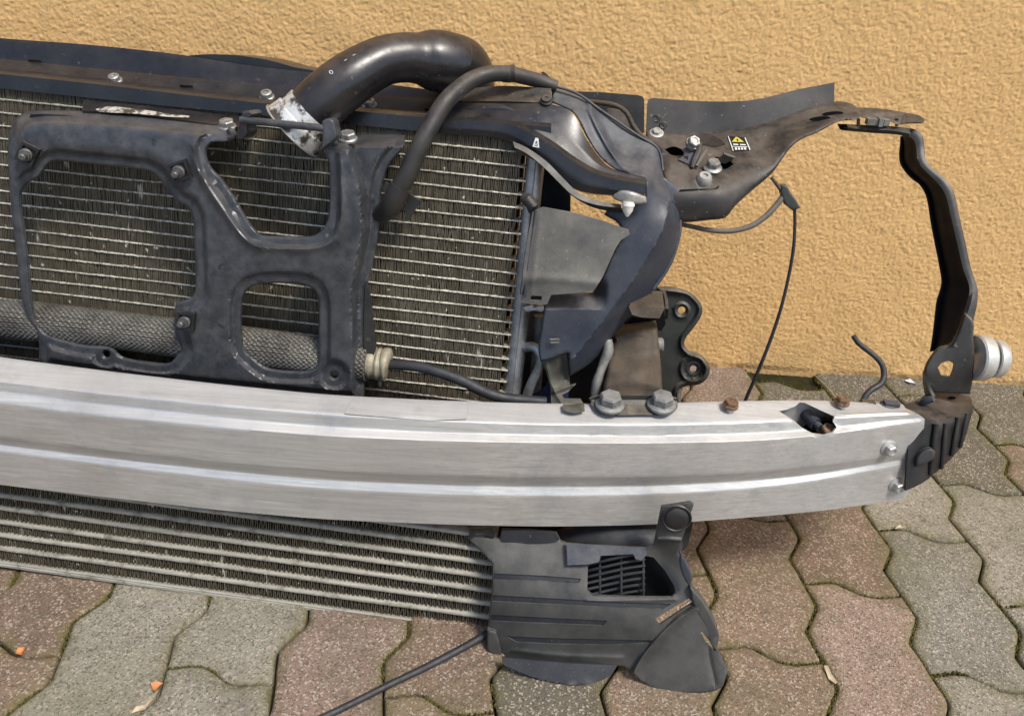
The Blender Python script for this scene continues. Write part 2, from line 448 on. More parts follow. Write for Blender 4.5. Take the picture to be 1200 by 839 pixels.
def catmull(P, step, closed=False, dims=2):
    """resample a polyline smoothly; corners sharper than 55 degrees stay corners when closed"""
    P = np.asarray(P, float)
    n = len(P)
    out = []
    segs = n if closed else n - 1
    def turn(i):
        if not closed and (i == 0 or i == n - 1): return True
        a = P[i, :dims] - P[(i - 1) % n, :dims]; b = P[(i + 1) % n, :dims] - P[i, :dims]
        c = (a @ b) / (np.linalg.norm(a) * np.linalg.norm(b) + 1e-12)
        return c < math.cos(math.radians(55)) if closed else False
    T = [turn(i) for i in range(n)]
    for i in range(segs):
        p1, p2 = P[i], P[(i + 1) % n]
        p0 = 2 * p1 - p2 if T[i] else P[(i - 1) % n]
        p3 = 2 * p2 - p1 if T[(i + 1) % n] else P[(i + 2) % n]
        d = np.linalg.norm(p2[:dims] - p1[:dims])
        k = max(1, int(round(d / step)))
        # scale tangents so that uneven spacing does not overshoot
        m1 = (p2 - p0) / (np.linalg.norm(p2[:dims] - p1[:dims]) + np.linalg.norm(p1[:dims] - p0[:dims]) + 1e-12) * d
        m2 = (p3 - p1) / (np.linalg.norm(p3[:dims] - p2[:dims]) + np.linalg.norm(p2[:dims] - p1[:dims]) + 1e-12) * d
        for j in range(k):
            t = j / k
            out.append((2*t**3 - 3*t**2 + 1) * p1 + (t**3 - 2*t**2 + t) * m1 + (-2*t**3 + 3*t**2) * p2 + (t**3 - t**2) * m2)
    if not closed: out.append(P[-1])
    return np.array(out)

def inside(poly, pts):
    x, y = pts[:, 0], pts[:, 1]
    r = np.zeros(len(pts), bool)
    j = len(poly) - 1
    for i in range(len(poly)):
        xi, yi = poly[i]; xj, yj = poly[j]
        if yi != yj:
            c = ((yi > y) != (yj > y)) & (x < (xj - xi) * (y - yi) / (yj - yi) + xi)
            r ^= c
        j = i
    return r

def bdist(loops, pts):
    d = np.full(len(pts), 1e9)
    for lp in loops:
        a = lp; b = np.roll(lp, -1, 0)
        for i in range(len(a)):
            ab = b[i] - a[i]; l2 = ab @ ab + 1e-12
            ap = pts - a[i]
            t = np.clip((ap @ ab) / l2, 0, 1)
            d = np.minimum(d, np.hypot(ap[:, 0] - t * ab[0], ap[:, 1] - t * ab[1]))
    return d

def tps(ctrl):
    C = np.asarray(ctrl, float)
    if C.ndim == 0:
        return lambda x, y: np.full(np.shape(x), float(ctrl))
    X = C[:, :2]; k = len(C)
    def ker(r2): return 0.5 * r2 * np.log(r2 + 1e-9)
    K = ker(((X[:, None] - X[None]) ** 2).sum(-1)) + np.eye(k) * 1e-6
    P = np.c_[np.ones(k), X / 500.0]
    A = np.block([[K, P], [P.T, np.zeros((3, 3))]])
    s = np.linalg.lstsq(A, np.r_[C[:, 2], 0, 0, 0], rcond=None)[0]
    def f(x, y):
        Q = np.stack([x, y], -1)
        return ker(((Q[:, None] - X[None]) ** 2).sum(-1)) @ s[:k] + s[k] + (Q / 500.0) @ s[k + 1:]
    return f

def linedist(pl, x, y):
    pl = np.asarray(pl, float); pts = np.stack([x, y], -1)
    d = np.full(len(pts), 1e9)
    for a, b in zip(pl[:-1], pl[1:]):
        ab = b - a; ap = pts - a
        t = np.clip((ap @ ab) / (ab @ ab + 1e-12), 0, 1)
        d = np.minimum(d, np.hypot(ap[:, 0] - t * ab[0], ap[:, 1] - t * ab[1]))
    return d

def surf(name, outer, n, mat, parent, holes=(), t=0.0025, step=6, res=4, smooth=True, fillet=0, fdepth=None, ridges=(), pos=None, sm=35,
         hole_fillet=True, back=None, extra=None, only_extra=False, press=None, creases=()):
    """a pressed or moulded sheet: outline and openings, depth n over it, rounded rims, beads, real thickness"""
    ol = catmull(outer, res, True) if smooth else straight(outer, res)
    per = lambda h: np.linalg.norm(np.diff(np.r_[h, h[:1]], axis=0), axis=1).sum()
    hl = [catmull(h, min(res, per(np.array(h)) / 20), True) if smooth else straight(h, res) for h in holes]
    loops = [ol] + hl
    lo, hi = ol.min(0), ol.max(0)
    gx, gy = np.meshgrid(np.arange(lo[0], hi[0] + step, step), np.arange(lo[1], hi[1] + step, step))
    gx = gx + (np.arange(gx.shape[0]) % 2)[:, None] * step * 0.5
    pts = np.c_[gx.ravel(), gy.ravel()]
    if extra is not None: pts = extra if only_extra else np.r_[pts, extra]
    if fillet or press:
        fillet_ = fillet
        rr_ = [fillet * f for f in (0.12, 0.3, 0.6, 1.0)] if fillet else []
        if press: rr_ += [press[0], press[0] + 1.2, (press[0] + press[1]) / 2, press[1] - 1.2, press[1]]
        for lp in (loops if hole_fillet else [ol]):
            tg = np.roll(lp, -1, 0) - np.roll(lp, 1, 0)
            nr = np.c_[tg[:, 1], -tg[:, 0]]; nr /= np.linalg.norm(nr, axis=1)[:, None] + 1e-9
            for f in rr_:
                for s in (1, -1):
                    q = lp + nr * s * f
                    dd = bdist(loops, q)
                    pts = np.r_[pts, q[dd > f * 0.93]]
    for pl, w in [(q[0], q[1]) for q in ridges if q[1] < 7] + list(creases):
        c_ = catmull(pl, 3.0, False)
        tg = np.gradient(c_, axis=0); tg /= np.linalg.norm(tg, axis=1)[:, None] + 1e-9
        nr = np.c_[-tg[:, 1], tg[:, 0]]
        pts = pts[linedist(pl, pts[:, 0], pts[:, 1]) > 2.1 * w]
        for o_ in (0, -.45, .45, -.9, .9, -1.5, 1.5):
            pts = np.r_[pts, c_ + nr * o_ * w]
    ins = inside(ol, pts)
    for h in hl: ins &= ~inside(h, pts)
    pts = pts[ins]
    d = bdist(loops, pts)
    pts = pts[d > 0.35 * min(step, res, fillet * 0.3 if fillet else 99)]
    # thin near-duplicates
    if not only_extra:
        key = np.unique(np.round(pts / 0.6).astype(int), axis=0, return_index=True)[1]
        pts = pts[key]
    vs, es = [], []
    for lp in loops:
        b = len(vs); vs += lp.tolist(); k = len(lp)
        es += [(b + i, b + (i + 1) % k) for i in range(k)]
    vs += pts.tolist()
    r = delaunay_2d_cdt([Vector(v) for v in vs], es, [], 0, 1e-4)
    P2 = np.array([[v.x, v.y] for v in r[0]]); tri = np.array([f for f in r[2] if len(f) == 3])
    c = P2[tri].mean(1)
    ok = inside(ol, c)
    for h in hl: ok &= ~inside(h, c)
    a2 = P2[tri]
    area = (a2[:, 1, 0] - a2[:, 0, 0]) * (a2[:, 2, 1] - a2[:, 0, 1]) - (a2[:, 2, 0] - a2[:, 0, 0]) * (a2[:, 1, 1] - a2[:, 0, 1])
    tri = tri[ok & (np.abs(area) > 1e-5)]
    x, y = P2[:, 0], P2[:, 1]
    if pos is not None:
        Q = pos(x, y); off = N
    else:
        nn = tps(n)(x, y) if not callable(n) else n(x, y)
        if fillet:
            dd = bdist(loops if hole_fillet else [ol], P2)
            fd = fillet * PX if fdepth is None else fdepth
            e = np.clip(1 - dd / fillet, 0, 1)
            nn = nn + fd * (1 - np.sqrt(np.clip(1 - e * e, 0, 1)))
        if press:
            e = np.clip((bdist(loops, P2) - press[0]) / (press[1] - press[0]), 0, 1)
            nn = nn - press[2] * e * e * (3 - 2 * e)
        for pl, w, h in ridges:
            q = linedist(catmull(pl, 4.0, False), x, y) / w
            nn = nn - h * np.exp(-q * q)
        Q = O(x, y, nn); off = N
    k = len(Q)
    ec = {}
    for f in tri:
        for i in range(3):
            e = (f[i], f[(i + 1) % 3])
            ec[frozenset(e)] = ec.get(frozenset(e), []) + [e]
    faces = [tuple(f) for f in tri] + [tuple(int(i) + k for i in f[::-1]) for f in tri]
    for es_ in ec.values():
        if len(es_) == 1:
            a, b = es_[0]
            faces.append((b, a, a + k, b + k))
    tt = t if back is None else back(x, y)[:, None]
    W = np.r_[Q, Q + off * tt]
    return mk(name, W, faces, mat, parent, sm)

def straight(P, step):
    P = np.asarray(P, float); out = []
    for a, b in zip(P, np.roll(P, -1, 0)):
        k = max(1, int(np.linalg.norm(b - a) / step))
        for j in range(k): out.append(a + (b - a) * j / k)
    return np.array(out)

def loft(name, rows, mat, parent, m=40, t=0.0025, sub=1, sm=30, direct=False, cap=False):
    """a folded sheet through several long lines (px, py, n)"""
    R = []
    for r in rows:
        r = np.asarray(r, float)
        q = catmull(r, 3, False)
        s = np.r_[0, np.cumsum(np.linalg.norm(np.diff(q[:, :2], axis=0), axis=1))]
        u = np.linspace(0, s[-1], m)
        R.append(np.stack([np.interp(u, s, q[:, i]) for i in range(3)], -1))
    if sub > 1:
        A = np.array(R)
        R2 = []
        for j in range(m):
            pass
        k = len(R); tt = np.linspace(0, k - 1, (k - 1) * sub + 1)
        R = [A[min(int(q), k - 2)] * (1 - (q - min(int(q), k - 2))) + A[min(int(q), k - 2) + 1] * (q - min(int(q), k - 2)) for q in tt]
    G = np.array(R)
    Q = O(G[..., 0], G[..., 1], G[..., 2])
    return sheet(name, Q, mat, parent, t, sm)

def sheet(name, Q, mat, parent, t, sm=30):
    a, b = Q.shape[:2]
    # offset along local normals, away from the viewer
    du = np.gradient(Q, axis=1); dv = np.gradient(Q, axis=0)
    nr = np.cross(du, dv); nr /= np.linalg.norm(nr, axis=-1)[..., None] + 1e-12
    s = np.sign((nr * (Q - CAM)).sum(-1).mean()) or 1
    B = Q + nr * s * t
    W = np.r_[Q.reshape(-1, 3), B.reshape(-1, 3)]
    k = a * b
    f = []
    for i in range(a - 1):
        for j in range(b - 1):
            q = (i * b + j, i * b + j + 1, (i + 1) * b + j + 1, (i + 1) * b + j)
            f.append(q); f.append(tuple(v + k for v in q[::-1]))
    for j in range(b - 1):
        f.append((j, j + 1, j + 1 + k, j + k)); e = (a - 1) * b + j
        f.append((e, e + 1, e + 1 + k, e + k))
    for i in range(a - 1):
        f.append((i * b, (i + 1) * b, (i + 1) * b + k, i * b + k)); e = i * b + b - 1
        f.append((e, e + b, e + b + k, e + k))
    return mk(name, W, f, mat, parent, sm)

def tube3(name, P, R, mat, parent, seg=16, step=0.006, sm=40, caps=True, hollow=0.0, deform=None, squash=None):
    P = np.asarray(P, float)
    A = np.c_[P, np.broadcast_to(np.asarray(R, float), len(P))]
    A = catmull(A, step, False, 3)
    C = A[:, :3]; r = A[:, 3]
    T = np.gradient(C, axis=0); T /= np.linalg.norm(T, axis=1)[:, None]
    a = np.cross(T[0], [0.13, 0.2, 1.0]); a /= np.linalg.norm(a)
    V_, F_ = [], []
    for i in range(len(C)):
        a = a - T[i] * (a @ T[i]); a /= np.linalg.norm(a)
        b = np.cross(T[i], a)
        th = np.linspace(0, 2 * math.pi, seg, endpoint=False)
        rr = r[i] if deform is None else r[i] + deform(i / (len(C) - 1), th)
        V_.append(C[i] + (np.cos(th) * rr)[:, None] * a + (np.sin(th) * rr)[:, None] * b)
    V_ = np.concatenate(V_)
    for i in range(len(C) - 1):
        for j in range(seg):
            k = (j + 1) % seg
            F_.append((i * seg + j, i * seg + k, (i + 1) * seg + k, (i + 1) * seg + j))
    if caps:
        F_.append(tuple(range(seg))[::-1]); e = (len(C) - 1) * seg
        F_.append(tuple(range(e, e + seg)))
    return mk(name, V_, F_, mat, parent, sm)

def tube(name, pts, mat, parent, **kw):
    """pts: (px, py, n, radius in px)"""
    p = np.asarray(pts, float)
    return tube3(name, O(p[:, 0], p[:, 1], p[:, 2]), p[:, 3] * PX, mat, parent, **kw)

def frame(axis):
    z = np.asarray(axis, float); z /= np.linalg.norm(z)
    x = np.cross([0.0, 0, 1] if abs(z[2]) < 0.9 else [1.0, 0, 0], z); x /= np.linalg.norm(x)
    return x, np.cross(z, x), z

def lathe_geo(org, axis, prof, seg=24, phase=0.0, squash=1.0):
    x, y, z = frame(axis)
    th = np.linspace(0, 2 * math.pi, seg, endpoint=False) + phase
    Vv, Ff = [], []
    for h, r in prof:
        Vv.append(org + z * h + (np.cos(th) * r)[:, None] * x + (np.sin(th) * r * squash)[:, None] * y)
    for i in range(len(prof) - 1):
        for j in range(seg):
            k = (j + 1) % seg
            Ff.append((i * seg + j, i * seg + k, (i + 1) * seg + k, (i + 1) * seg + j))
    Ff.append(tuple(range(seg))); e = (len(prof) - 1) * seg
    Ff.append(tuple(range(e, e + seg)))
    return np.concatenate(Vv), Ff

def lathe(name, org, axis, prof, mat, parent, seg=24, sm=35, phase=0.0):
    v, f = lathe_geo(np.asarray(org, float), axis, prof, seg, phase)
    return mk(name, v, f, mat, parent, sm)

def join_geo(parts):
    V_, F_, b = [], [], 0
    for v, f in parts:
        V_.append(np.asarray(v)); F_ += [tuple(i + b for i in q) for q in f]; b += len(v)
    return np.concatenate(V_), F_

def box_geo(c, hx, hy, hz, ax=None):
    X, Y, Z = ax if ax is not None else (np.array([1., 0, 0]), np.array([0, 1., 0]), np.array([0, 0, 1.]))
    c = np.asarray(c, float)
    v = [c + X * hx * i + Y * hy * j + Z * hz * k for i in (-1, 1) for j in (-1, 1) for k in (-1, 1)]
    return np.array(v), [(0, 1, 3, 2), (4, 6, 7, 5), (0, 4, 5, 1), (2, 3, 7, 6), (0, 2, 6, 4), (1, 5, 7, 3)]

def hexbolt(name, org, axis, r, h, mat, parent, flange=1.35, dish=True, phase=0.3, stud=0.0):
    """flange bolt: washer face, chamfered hexagon, shallow dish in the head"""
    g = [lathe_geo(org, axis, [(-0.001, r * flange), (h * 0.12, r * flange), (h * 0.28, r * 1.05)], 24)]
    hx = [(h * 0.12, r), (h * 0.86, r), (h, r * 0.86)]
    if dish: hx += [(h, r * 0.55), (h * 0.9, r * 0.5)]
    g.append(lathe_geo(org, axis, hx, 6, phase))
    if stud: g.append(lathe_geo(org, axis, [(h * 0.5, r * 0.45), (h + stud * 0.9, r * 0.45), (h + stud, r * 0.36)], 14))
    v, f = join_geo(g)
    return mk(name, v, f, mat, parent, 30)

FRONT = -N
UP = np.array([0, 0, 1.0])

# ================================================================== SETTING
# ------------------------------------------------------------------ stucco wall (front face at Y = 0)
def vnoise(x, y, cell, seed):
    r = np.random.default_rng(seed)
    g = r.random((256, 256))
    u, v = x / cell, y / cell
    i, j = np.floor(u).astype(int), np.floor(v).astype(int)
    fu, fv = u - i, v - j
    fu = fu * fu * (3 - 2 * fu); fv = fv * fv * (3 - 2 * fv)
    q = lambda a, b: g[a % 256, b % 256]
    return (q(i, j) * (1 - fu) + q(i + 1, j) * fu) * (1 - fv) + (q(i, j + 1) * (1 - fu) + q(i + 1, j + 1) * fu) * fv

def worley(x, y, cell, seed):
    r = np.random.default_rng(seed)
    jx, jy = r.random((256, 256)), r.random((256, 256))
    u, v = x / cell, y / cell
    i, j = np.floor(u).astype(int), np.floor(v).astype(int)
    f1 = np.full(x.shape, 9.0); f2 = f1.copy()
    for a in (-1, 0, 1):
        for b in (-1, 0, 1):
            ii, jj = i + a, j + b
            d = np.hypot(ii + jx[ii % 256, jj % 256] - u, jj + jy[ii % 256, jj % 256] - v)
            f2 = np.minimum(f2, np.maximum(f1, d)); f1 = np.minimum(f1, d)
    return f1, f2

def build_wall():
    g = 0.00165
    xs = np.r_[np.linspace(-9, -0.95, 30)[:-1], np.arange(-0.95, 1.0, g), np.linspace(1.0, 9, 30)]
    zs = np.r_[[-0.25, -0.02], np.arange(-0.012, 0.655, g), np.linspace(0.66, 3.2, 14)]
    X, Z = np.meshgrid(xs, zs)
    wx = X + 0.006 * (vnoise(X, Z, 0.006, 1) - 0.5) + 0.012 * (vnoise(X, Z, 0.02, 21) - 0.5)
    wz = Z + 0.006 * (vnoise(X, Z, 0.006, 2) - 0.5) + 0.012 * (vnoise(X, Z, 0.02, 22) - 0.5)
    f1, f2 = worley(wx, wz * 1.2, 0.0060, 3)
    e1 = np.clip((f2 - f1) / 0.24, 0, 1)
    h = (e1 * (2 - e1)) * 0.0009 - f1 * 0.0003
    g1, g2 = worley(wx, wz, 0.0040, 4)
    h += np.clip((g2 - g1) / 0.4, 0, 1) * 0.0005
    h += (vnoise(X, Z, 0.0036, 5) - 0.5) * 0.0011 + (vnoise(X, Z, 0.014, 15) - 0.5) * 0.0005 + (vnoise(X, Z, 0.05, 6) - 0.5) * 0.0012 + (vnoise(X, Z, 0.3, 8) - 0.5) * 0.004
    # ragged foot of the render coat
    h -= np.clip((0.010 - Z) / 0.010, 0, 1) * (0.001 + 0.003 * vnoise(X, Z, 0.03, 9))
    fine = np.clip(np.minimum((X + 0.95) / .02, (1.0 - X) / .02), 0, 1) * np.clip((.66 - Z) / .02, 0, 1)   # beyond reach of the fine grid the coat is left to the material
    Yv = -(h * fine + 0.0012 * (1 - fine))
    a, b = X.shape
    W = np.stack([X, Yv, Z], -1).reshape(-1, 3)
    k = np.arange(a * b).reshape(a, b)
    f = np.stack([k[:-1, :-1], k[:-1, 1:], k[1:, 1:], k[1:, :-1]], -1).reshape(-1, 4)
    me = bpy.data.meshes.new('stucco_wall')
    base = len(W)
    cor = np.array([[xs[0], 0.3, zs[0]], [xs[-1], 0.3, zs[0]], [xs[-1], 0.3, zs[-1]], [xs[0], 0.3, zs[-1]]])
    W = np.r_[W, cor]
    F_ = f.tolist()
    F_ += [[base + 1, base, base + 3, base + 2],
           list(k[0, ::-1]) + [base, base + 1], list(k[-1, :]) + [base + 2, base + 3],
           list(k[:, 0]) + [base + 3, base], list(k[::-1, -1]) + [base + 1, base + 2]]
    me.from_pydata(W.tolist(), [], F_)
    me.materials.append(M_wall)
    me.shade_smooth()
    me.set_sharp_from_angle(angle=math.radians(80))
    o = bpy.data.objects.new('stucco_wall', me)
    COL.objects.link(o); ORG[o.name] = np.zeros(3)
    return tag(o, 'rough ochre yellow stucco wall behind the car front end', 'wall')
build_wall()

# ------------------------------------------------------------------ pavement of interlocking pavers
LAT0 = np.array([-0.42504, -0.35330]); EX = np.array([0.99745, -0.07136]); EY = np.array([0.07136, 0.99745]); PW = 0.1125
JR, JL, JT = (0.0, 0.0), (-0.171, -0.341), (-0.075, -0.70)
CROSS = [(-0.075, -0.70), (0.18, -0.625), (0.28, -0.632), (0.53, -0.765), (0.64, -0.775), (0.925, -0.70)]
def paver_outline():
    p = list(CROSS)
    p += [(1, -1), (0.829, -1.341), (0.905, -1.62), (1, -2), (0.829, -2.341)]
    p += [(x, y - 2) for x, y in CROSS[::-1]]
    p += [(-0.171, -2.341), (0, -2), (-0.095, -1.62), (-0.171, -1.341), (0, -1)]
    return np.array(p)
def round_poly(P, r=0.055, tight=(0, 5, 11, 16)):
    out = []
    n = len(P)
    for i in range(n):
        a, b, c = P[i - 1], P[i], P[(i + 1) % n]
        la, lc = np.linalg.norm(a - b), np.linalg.norm(c - b)
        q = min(r if i not in tight else r * .3, la * 0.35, lc * 0.35)
        p1, p2 = b + (a - b) / la * q, b + (c - b) / lc * q
        for t in (0, 0.33, 0.67, 1):
            out.append((1 - t) ** 2 * p1 + 2 * t * (1 - t) * b + t * t * p2)
    return np.array(out)
def inset(P, d):
    """polygon moved inwards by d, corners mitred"""
    area = 0.5 * np.sum(P[:, 0] * np.roll(P[:, 1], -1) - np.roll(P[:, 0], -1) * P[:, 1])
    sg = 1 if area > 0 else -1
    e = np.roll(P, -1, 0) - P; e /= np.linalg.norm(e, axis=1)[:, None]
    nr = np.c_[-e[:, 1], e[:, 0]] * sg
    n0 = np.roll(nr, 1, 0)
    m = n0 + nr
    m /= np.maximum((1 + (n0 * nr).sum(1))[:, None], 0.35)
    return P + m * d
def paver_mesh(name, rings, seed, grid=0.009):
    P = paver_outline()
    ctr = np.array([0.42, -1.70])
    rg = np.random.default_rng(seed)
    V_ = []
    for d, z, e in rings:
        Q = round_poly(inset(P, d / PW)) - ctr
        W = (Q[:, 0, None] * EX + Q[:, 1, None] * EY) * PW
        k = len(W)
        if not V_:
            ph = rg.random(6) * 6.28
        th = np.arange(k) / k * 2 * math.pi
        wob = sum(np.sin(th * f + ph[q]) * a for q, (f, a) in enumerate(((5, 0.0004), (11, 0.0004), (23, 0.0003), (47, .0002))))
        c_ = W - W.mean(0)
        V_.append(np.c_[W + c_ / np.linalg.norm(c_, axis=1)[:, None] * wob[:, None], np.full(k, z)])
    F_ = []
    for i in range(len(rings) - 1):
        for j in range(k):
            F_.append((i * k + j, i * k + (j + 1) % k, (i + 1) * k + (j + 1) % k, (i + 1) * k + j))
    b = (len(rings) - 1) * k
    top = V_[-1]
    V_ = np.concatenate(V_)
    lo_, hi_ = top[:, :2].min(0), top[:, :2].max(0)
    gx, gy = np.meshgrid(np.arange(lo_[0], hi_[0], grid), np.arange(lo_[1], hi_[1], grid))
    gp = np.c_[gx.ravel() + (np.arange(gx.size) // gx.shape[1] % 2) * grid / 2, gy.ravel()]
    gp = gp[inside(top[:, :2], gp)]
    dd = bdist([top[:, :2]], gp)
    gp, dd = gp[dd > grid * .45], dd[dd > grid * .45]
    K = 100.0
    r = delaunay_2d_cdt([Vector(p * K) for p in np.r_[top[:, :2], gp]], [(i, (i + 1) % k) for i in range(k)], [], 0, 1e-5)
    P2 = np.array([[v.x, v.y] for v in r[0]]) / K; tri = np.array([f for f in r[2] if len(f) == 3])
    tri = tri[inside(top[:, :2], P2[tri].mean(1))]
    b = len(V_)
    F_ += [tuple(int(q) + b for q in f) for f in tri]
    V_ = np.r_[V_, np.c_[P2, np.full(len(P2), top[0, 2])]]
    me = bpy.data.meshes.new(name)
    me.from_pydata(V_.tolist(), [], F_)
    bm = bmesh.new(); bm.from_mesh(me)
    bmesh.ops.remove_doubles(bm, verts=bm.verts, dist=2e-6)
    bmesh.ops.recalc_face_normals(bm, faces=bm.faces)
    bm.to_mesh(me); bm.free()
    co = np.array([v.co[:] for v in me.vertices])
    F_ = [tuple(p.vertices) for p in me.polygons]
    V_ = co
    dd = bdist([top[:, :2]], co[:, :2])
    E_ = np.where(co[:, 2] > top[0, 2] - 1e-4, np.clip(.55 - dd / .022, 0, 1), 1.0)
    at = me.attributes.new('edge', 'FLOAT', 'POINT')
    at.data.foreach_set('value', E_.astype(np.float32))
    me.materials.append(M_red)
    me.shade_smooth()
    me.set_sharp_from_angle(angle=math.radians(50))
    return me, V_, F_, E_
RINGS = [(0.0012, -0.030, 1), (0.0010, -0.0050, 1), (0.0018, -0.0022, 1), (0.0035, -0.0007, 0.9), (0.0065, 0, 0.55)]
pav = bpy.data.meshes.new('pavement')
S_ = 300.0
pav.from_pydata([(-S_, -S_, -0.009), (S_, -S_, -0.009), (S_, S_, -0.009), (-S_, S_, -0.009)], [], [(0, 1, 2, 3)])
pav.materials.append(M_soil)
pav_o = bpy.data.objects.new('pavement', pav)
COL.objects.link(pav_o); ORG['pavement'] = np.zeros(3)
tag(pav_o, kind='structure')
PM = [paver_mesh('paver', RINGS, s)[0] for s in (1, 2, 3, 4)]
_, FV, FF, FE = paver_mesh('paver_field', [RINGS[1], RINGS[3], RINGS[4]], 9, 0.05)
GREYCOL = {0, 1, 8, 9, 14, 15, -6, -7, -12}
FORCE = {}
def paver_mat(i, j):
    if (i, j) in FORCE: return FORCE[(i, j)]
    if i in GREYCOL: return M_grey
    return M_pink if i in (7, 2, 10) else M_red
FORCE.update({(9, -4): M_darkpaver, (9, -6): M_darkpaver, (8, -5): M_darkpaver, (8, -7): M_darkpaver, (7, -6): M_darkpaver, (7, -4): M_darkpaver, (6, -5): M_pink, (6, -7): M_darkpaver, (10, -5): M_darkpaver, (10, -3): M_red, (10, -7): M_darkpaver, (11, -4): M_darkpaver, (11, -6): M_darkpaver, (-1, 1): M_darkpaver, (-1, 3): M_darkpaver, (-2, 2): M_darkpaver, (3, 2): M_red, (2, 1): M_pink, (4, 1): M_darkpaver, (7, 0): M_pink, (7, -2): M_red, (6, -1): M_red})
field = []
for i in range(-34, 44):
    for j in range(-9, 34):
        if (j - (i + 1)) % 2: continue
        c = LAT0 + ((i + 0.42) * EX + (-j - 1.70) * EY) * PW
        if c[1] > 0.06 or c[1] < -3.4 or abs(c[0]) > 3.6: continue
        if abs(c[0]) < 1.15 and c[1] > -1.25:
            o = bpy.data.objects.new('paver', PM[random.randrange(4)])
            COL.objects.link(o)
            o.parent = pav_o
            o.location = (c[0], c[1], random.uniform(-0.0012, 0.0012))
            o.rotation_euler = (random.uniform(-.004, .004), random.uniform(-.004, .004), random.uniform(-.004, .004))
            o.material_slots[0].link = 'OBJECT'
            o.material_slots[0].material = paver_mat(i, j)
        else:
            field.append(c)
V_, F_ = [], []
for b, c in enumerate(field):
    V_.append(FV + np.array([c[0], c[1], random.uniform(-.001, .001)]))
    F_ += [tuple(q + b * len(FV) for q in f) for f in FF]
fo = mk('paver_field', np.concatenate(V_), F_, M_red, pav_o, 50, recalc=False)
tag(fo, kind='stuff')

# moss cushions that fill some joints
def build_moss():
    rg = np.random.default_rng(5)
    P = round_poly(paver_outline())
    V_, F_ = [], []
    b = 0
    for i in range(-3, 13):
        for j in range(-6, 6):
            if (j - (i + 1)) % 2: continue
            for q in range(len(P)):
                a_, b_ = P[q], P[(q + 1) % len(P)]
                L = np.linalg.norm(b_ - a_) * PW
                c0 = LAT0 + ((i + a_[0]) * EX + (-j + a_[1]) * EY) * PW
                if vnoise(np.array([c0[0] + 9]), np.array([c0[1] + 9]), 0.07, 33)[0] < 0.52: continue
                for s in range(max(1, int(L / 0.0011))):
                    t = rg.random()
                    p = a_ + (b_ - a_) * t
                    c = LAT0 + ((i + p[0]) * EX + (-j + p[1]) * EY) * PW
                    if abs(c[0]) > 0.95 or c[1] > 0 or c[1] < -0.95: continue
                    r = rg.uniform(0.0005, 0.0017)
                    v, f = lathe_geo(np.array([c[0] + rg.normal(0, .0014), c[1] + rg.normal(0, .0014), -0.006 + rg.uniform(0, .0025)]), (rg.normal(0, .2), rg.normal(0, .2), 1),
                                     [(0, r), (r * 0.8 + .0010, r * 0.95), (r * 1.3 + .0014, r * 0.4)], 5, rg.random() * 3)
                    V_.append(v); F_ += [tuple(x + b for x in q_) for q_ in f]; b += len(v)
    o = mk('moss', np.concatenate(V_), F_, M_moss, None, 60)
    tag(o, 'yellow green moss growing in the joints between the pavers', 'moss', kind='stuff')
build_moss()

# ================================================================== THE FRONT END
FE_ = thing('car_front_end', 'dismantled car front end with radiator, silver bumper beam and black brackets leaning against the wall', 'car part', BASE)

# ------------------------------------------------------------------ bumper beam
BX = [-260, 0, 130, 260, 380, 520, 640, 760, 880, 960, 1075]
BROW = {  # height of each long line of the beam at those columns
 'back':   [380, 420, 437, 452, 464, 471, 474.5, 474, 471, 470, 476],
 'bevel':  [412, 447, 462, 475, 485, 493, 497, 497.5, 495, 490, 485],
 'crease': [425, 459, 475, 489, 500, 507, 510, 511, 508, 503, 489],
 'face':   [438, 472, 488, 501, 511, 517, 519, 519.5, 517, 511, 493.5],
 'g0':     [478, 512, 528, 541, 551, 557, 559, 559, 554, 546, 529],
 'g1':     [487, 521, 537, 551, 562, 568, 570, 569, 563, 555, 535],
 'g2':     [494, 528, 545, 561, 573, 580, 581.5, 580, 573, 563, 541],
 'bottom': [533, 568, 583, 598, 608.5, 614.5, 617, 615, 606, 599, 583]}
BDY = [0.040, 0.0120, 0.0095, 0.0005, 0.0, 0.0055, 0.0008, 0.0]
def beam_front_Y(x):
    return np.interp(x, [-260, 0, 130, 260, 400, 560, 700, 830, 950, 1062, 1100], [-.535, -.563, -.571, -.579, -.582, -.578, -.566, -.547, -.525, -.493, -.482])
BT = np.array(list(BROW.values()))
from_rows = lambda x: np.stack([np.interp(x, BX, r) for r in BT])
def smooth_cols():
    xs = np.arange(-260, 1090, 5.0)
    def sm(r):
        v = np.interp(xs, BX, r)
        k = np.ones(17) / 17
        return np.convolve(np.pad(v, 8, 'reflect', reflect_type='odd'), k, 'valid')
    return xs, np.array([sm(r) for r in BT])
BXS, BTS = smooth_cols()
BS = np.linspace(0, 7, 701)
_p = np.interp(BS, np.arange(8), BDY)
_k = np.hanning(33); _k /= _k.sum()
BDYS = np.convolve(np.pad(_p, 16, 'reflect', reflect_type='odd'), _k, 'valid')   # rounded corners of the extrusion
def beam_pos(x, y):
    rows = np.stack([np.interp(x, BXS, r) for r in BTS])
    s_ = np.array([np.interp(y[q], rows[:, q], np.arange(8)) for q in range(len(x))])
    dy = np.interp(s_, BS, BDYS)
    fade = np.clip((x - 960) / 110, 0, 1)
    dy = np.where((s_ > .9) & (s_ < 3.2), dy * (1 - .75 * fade), dy)
    dy = np.where((s_ > 3.2) & (s_ < 6.8), dy * (1 - .7 * fade), dy)      # the groove runs out towards the end
    return atY(x, y, beam_front_Y(x) + dy)
row = lambda name, x: float(np.interp(x, BXS, BTS[list(BROW).index(name)]))
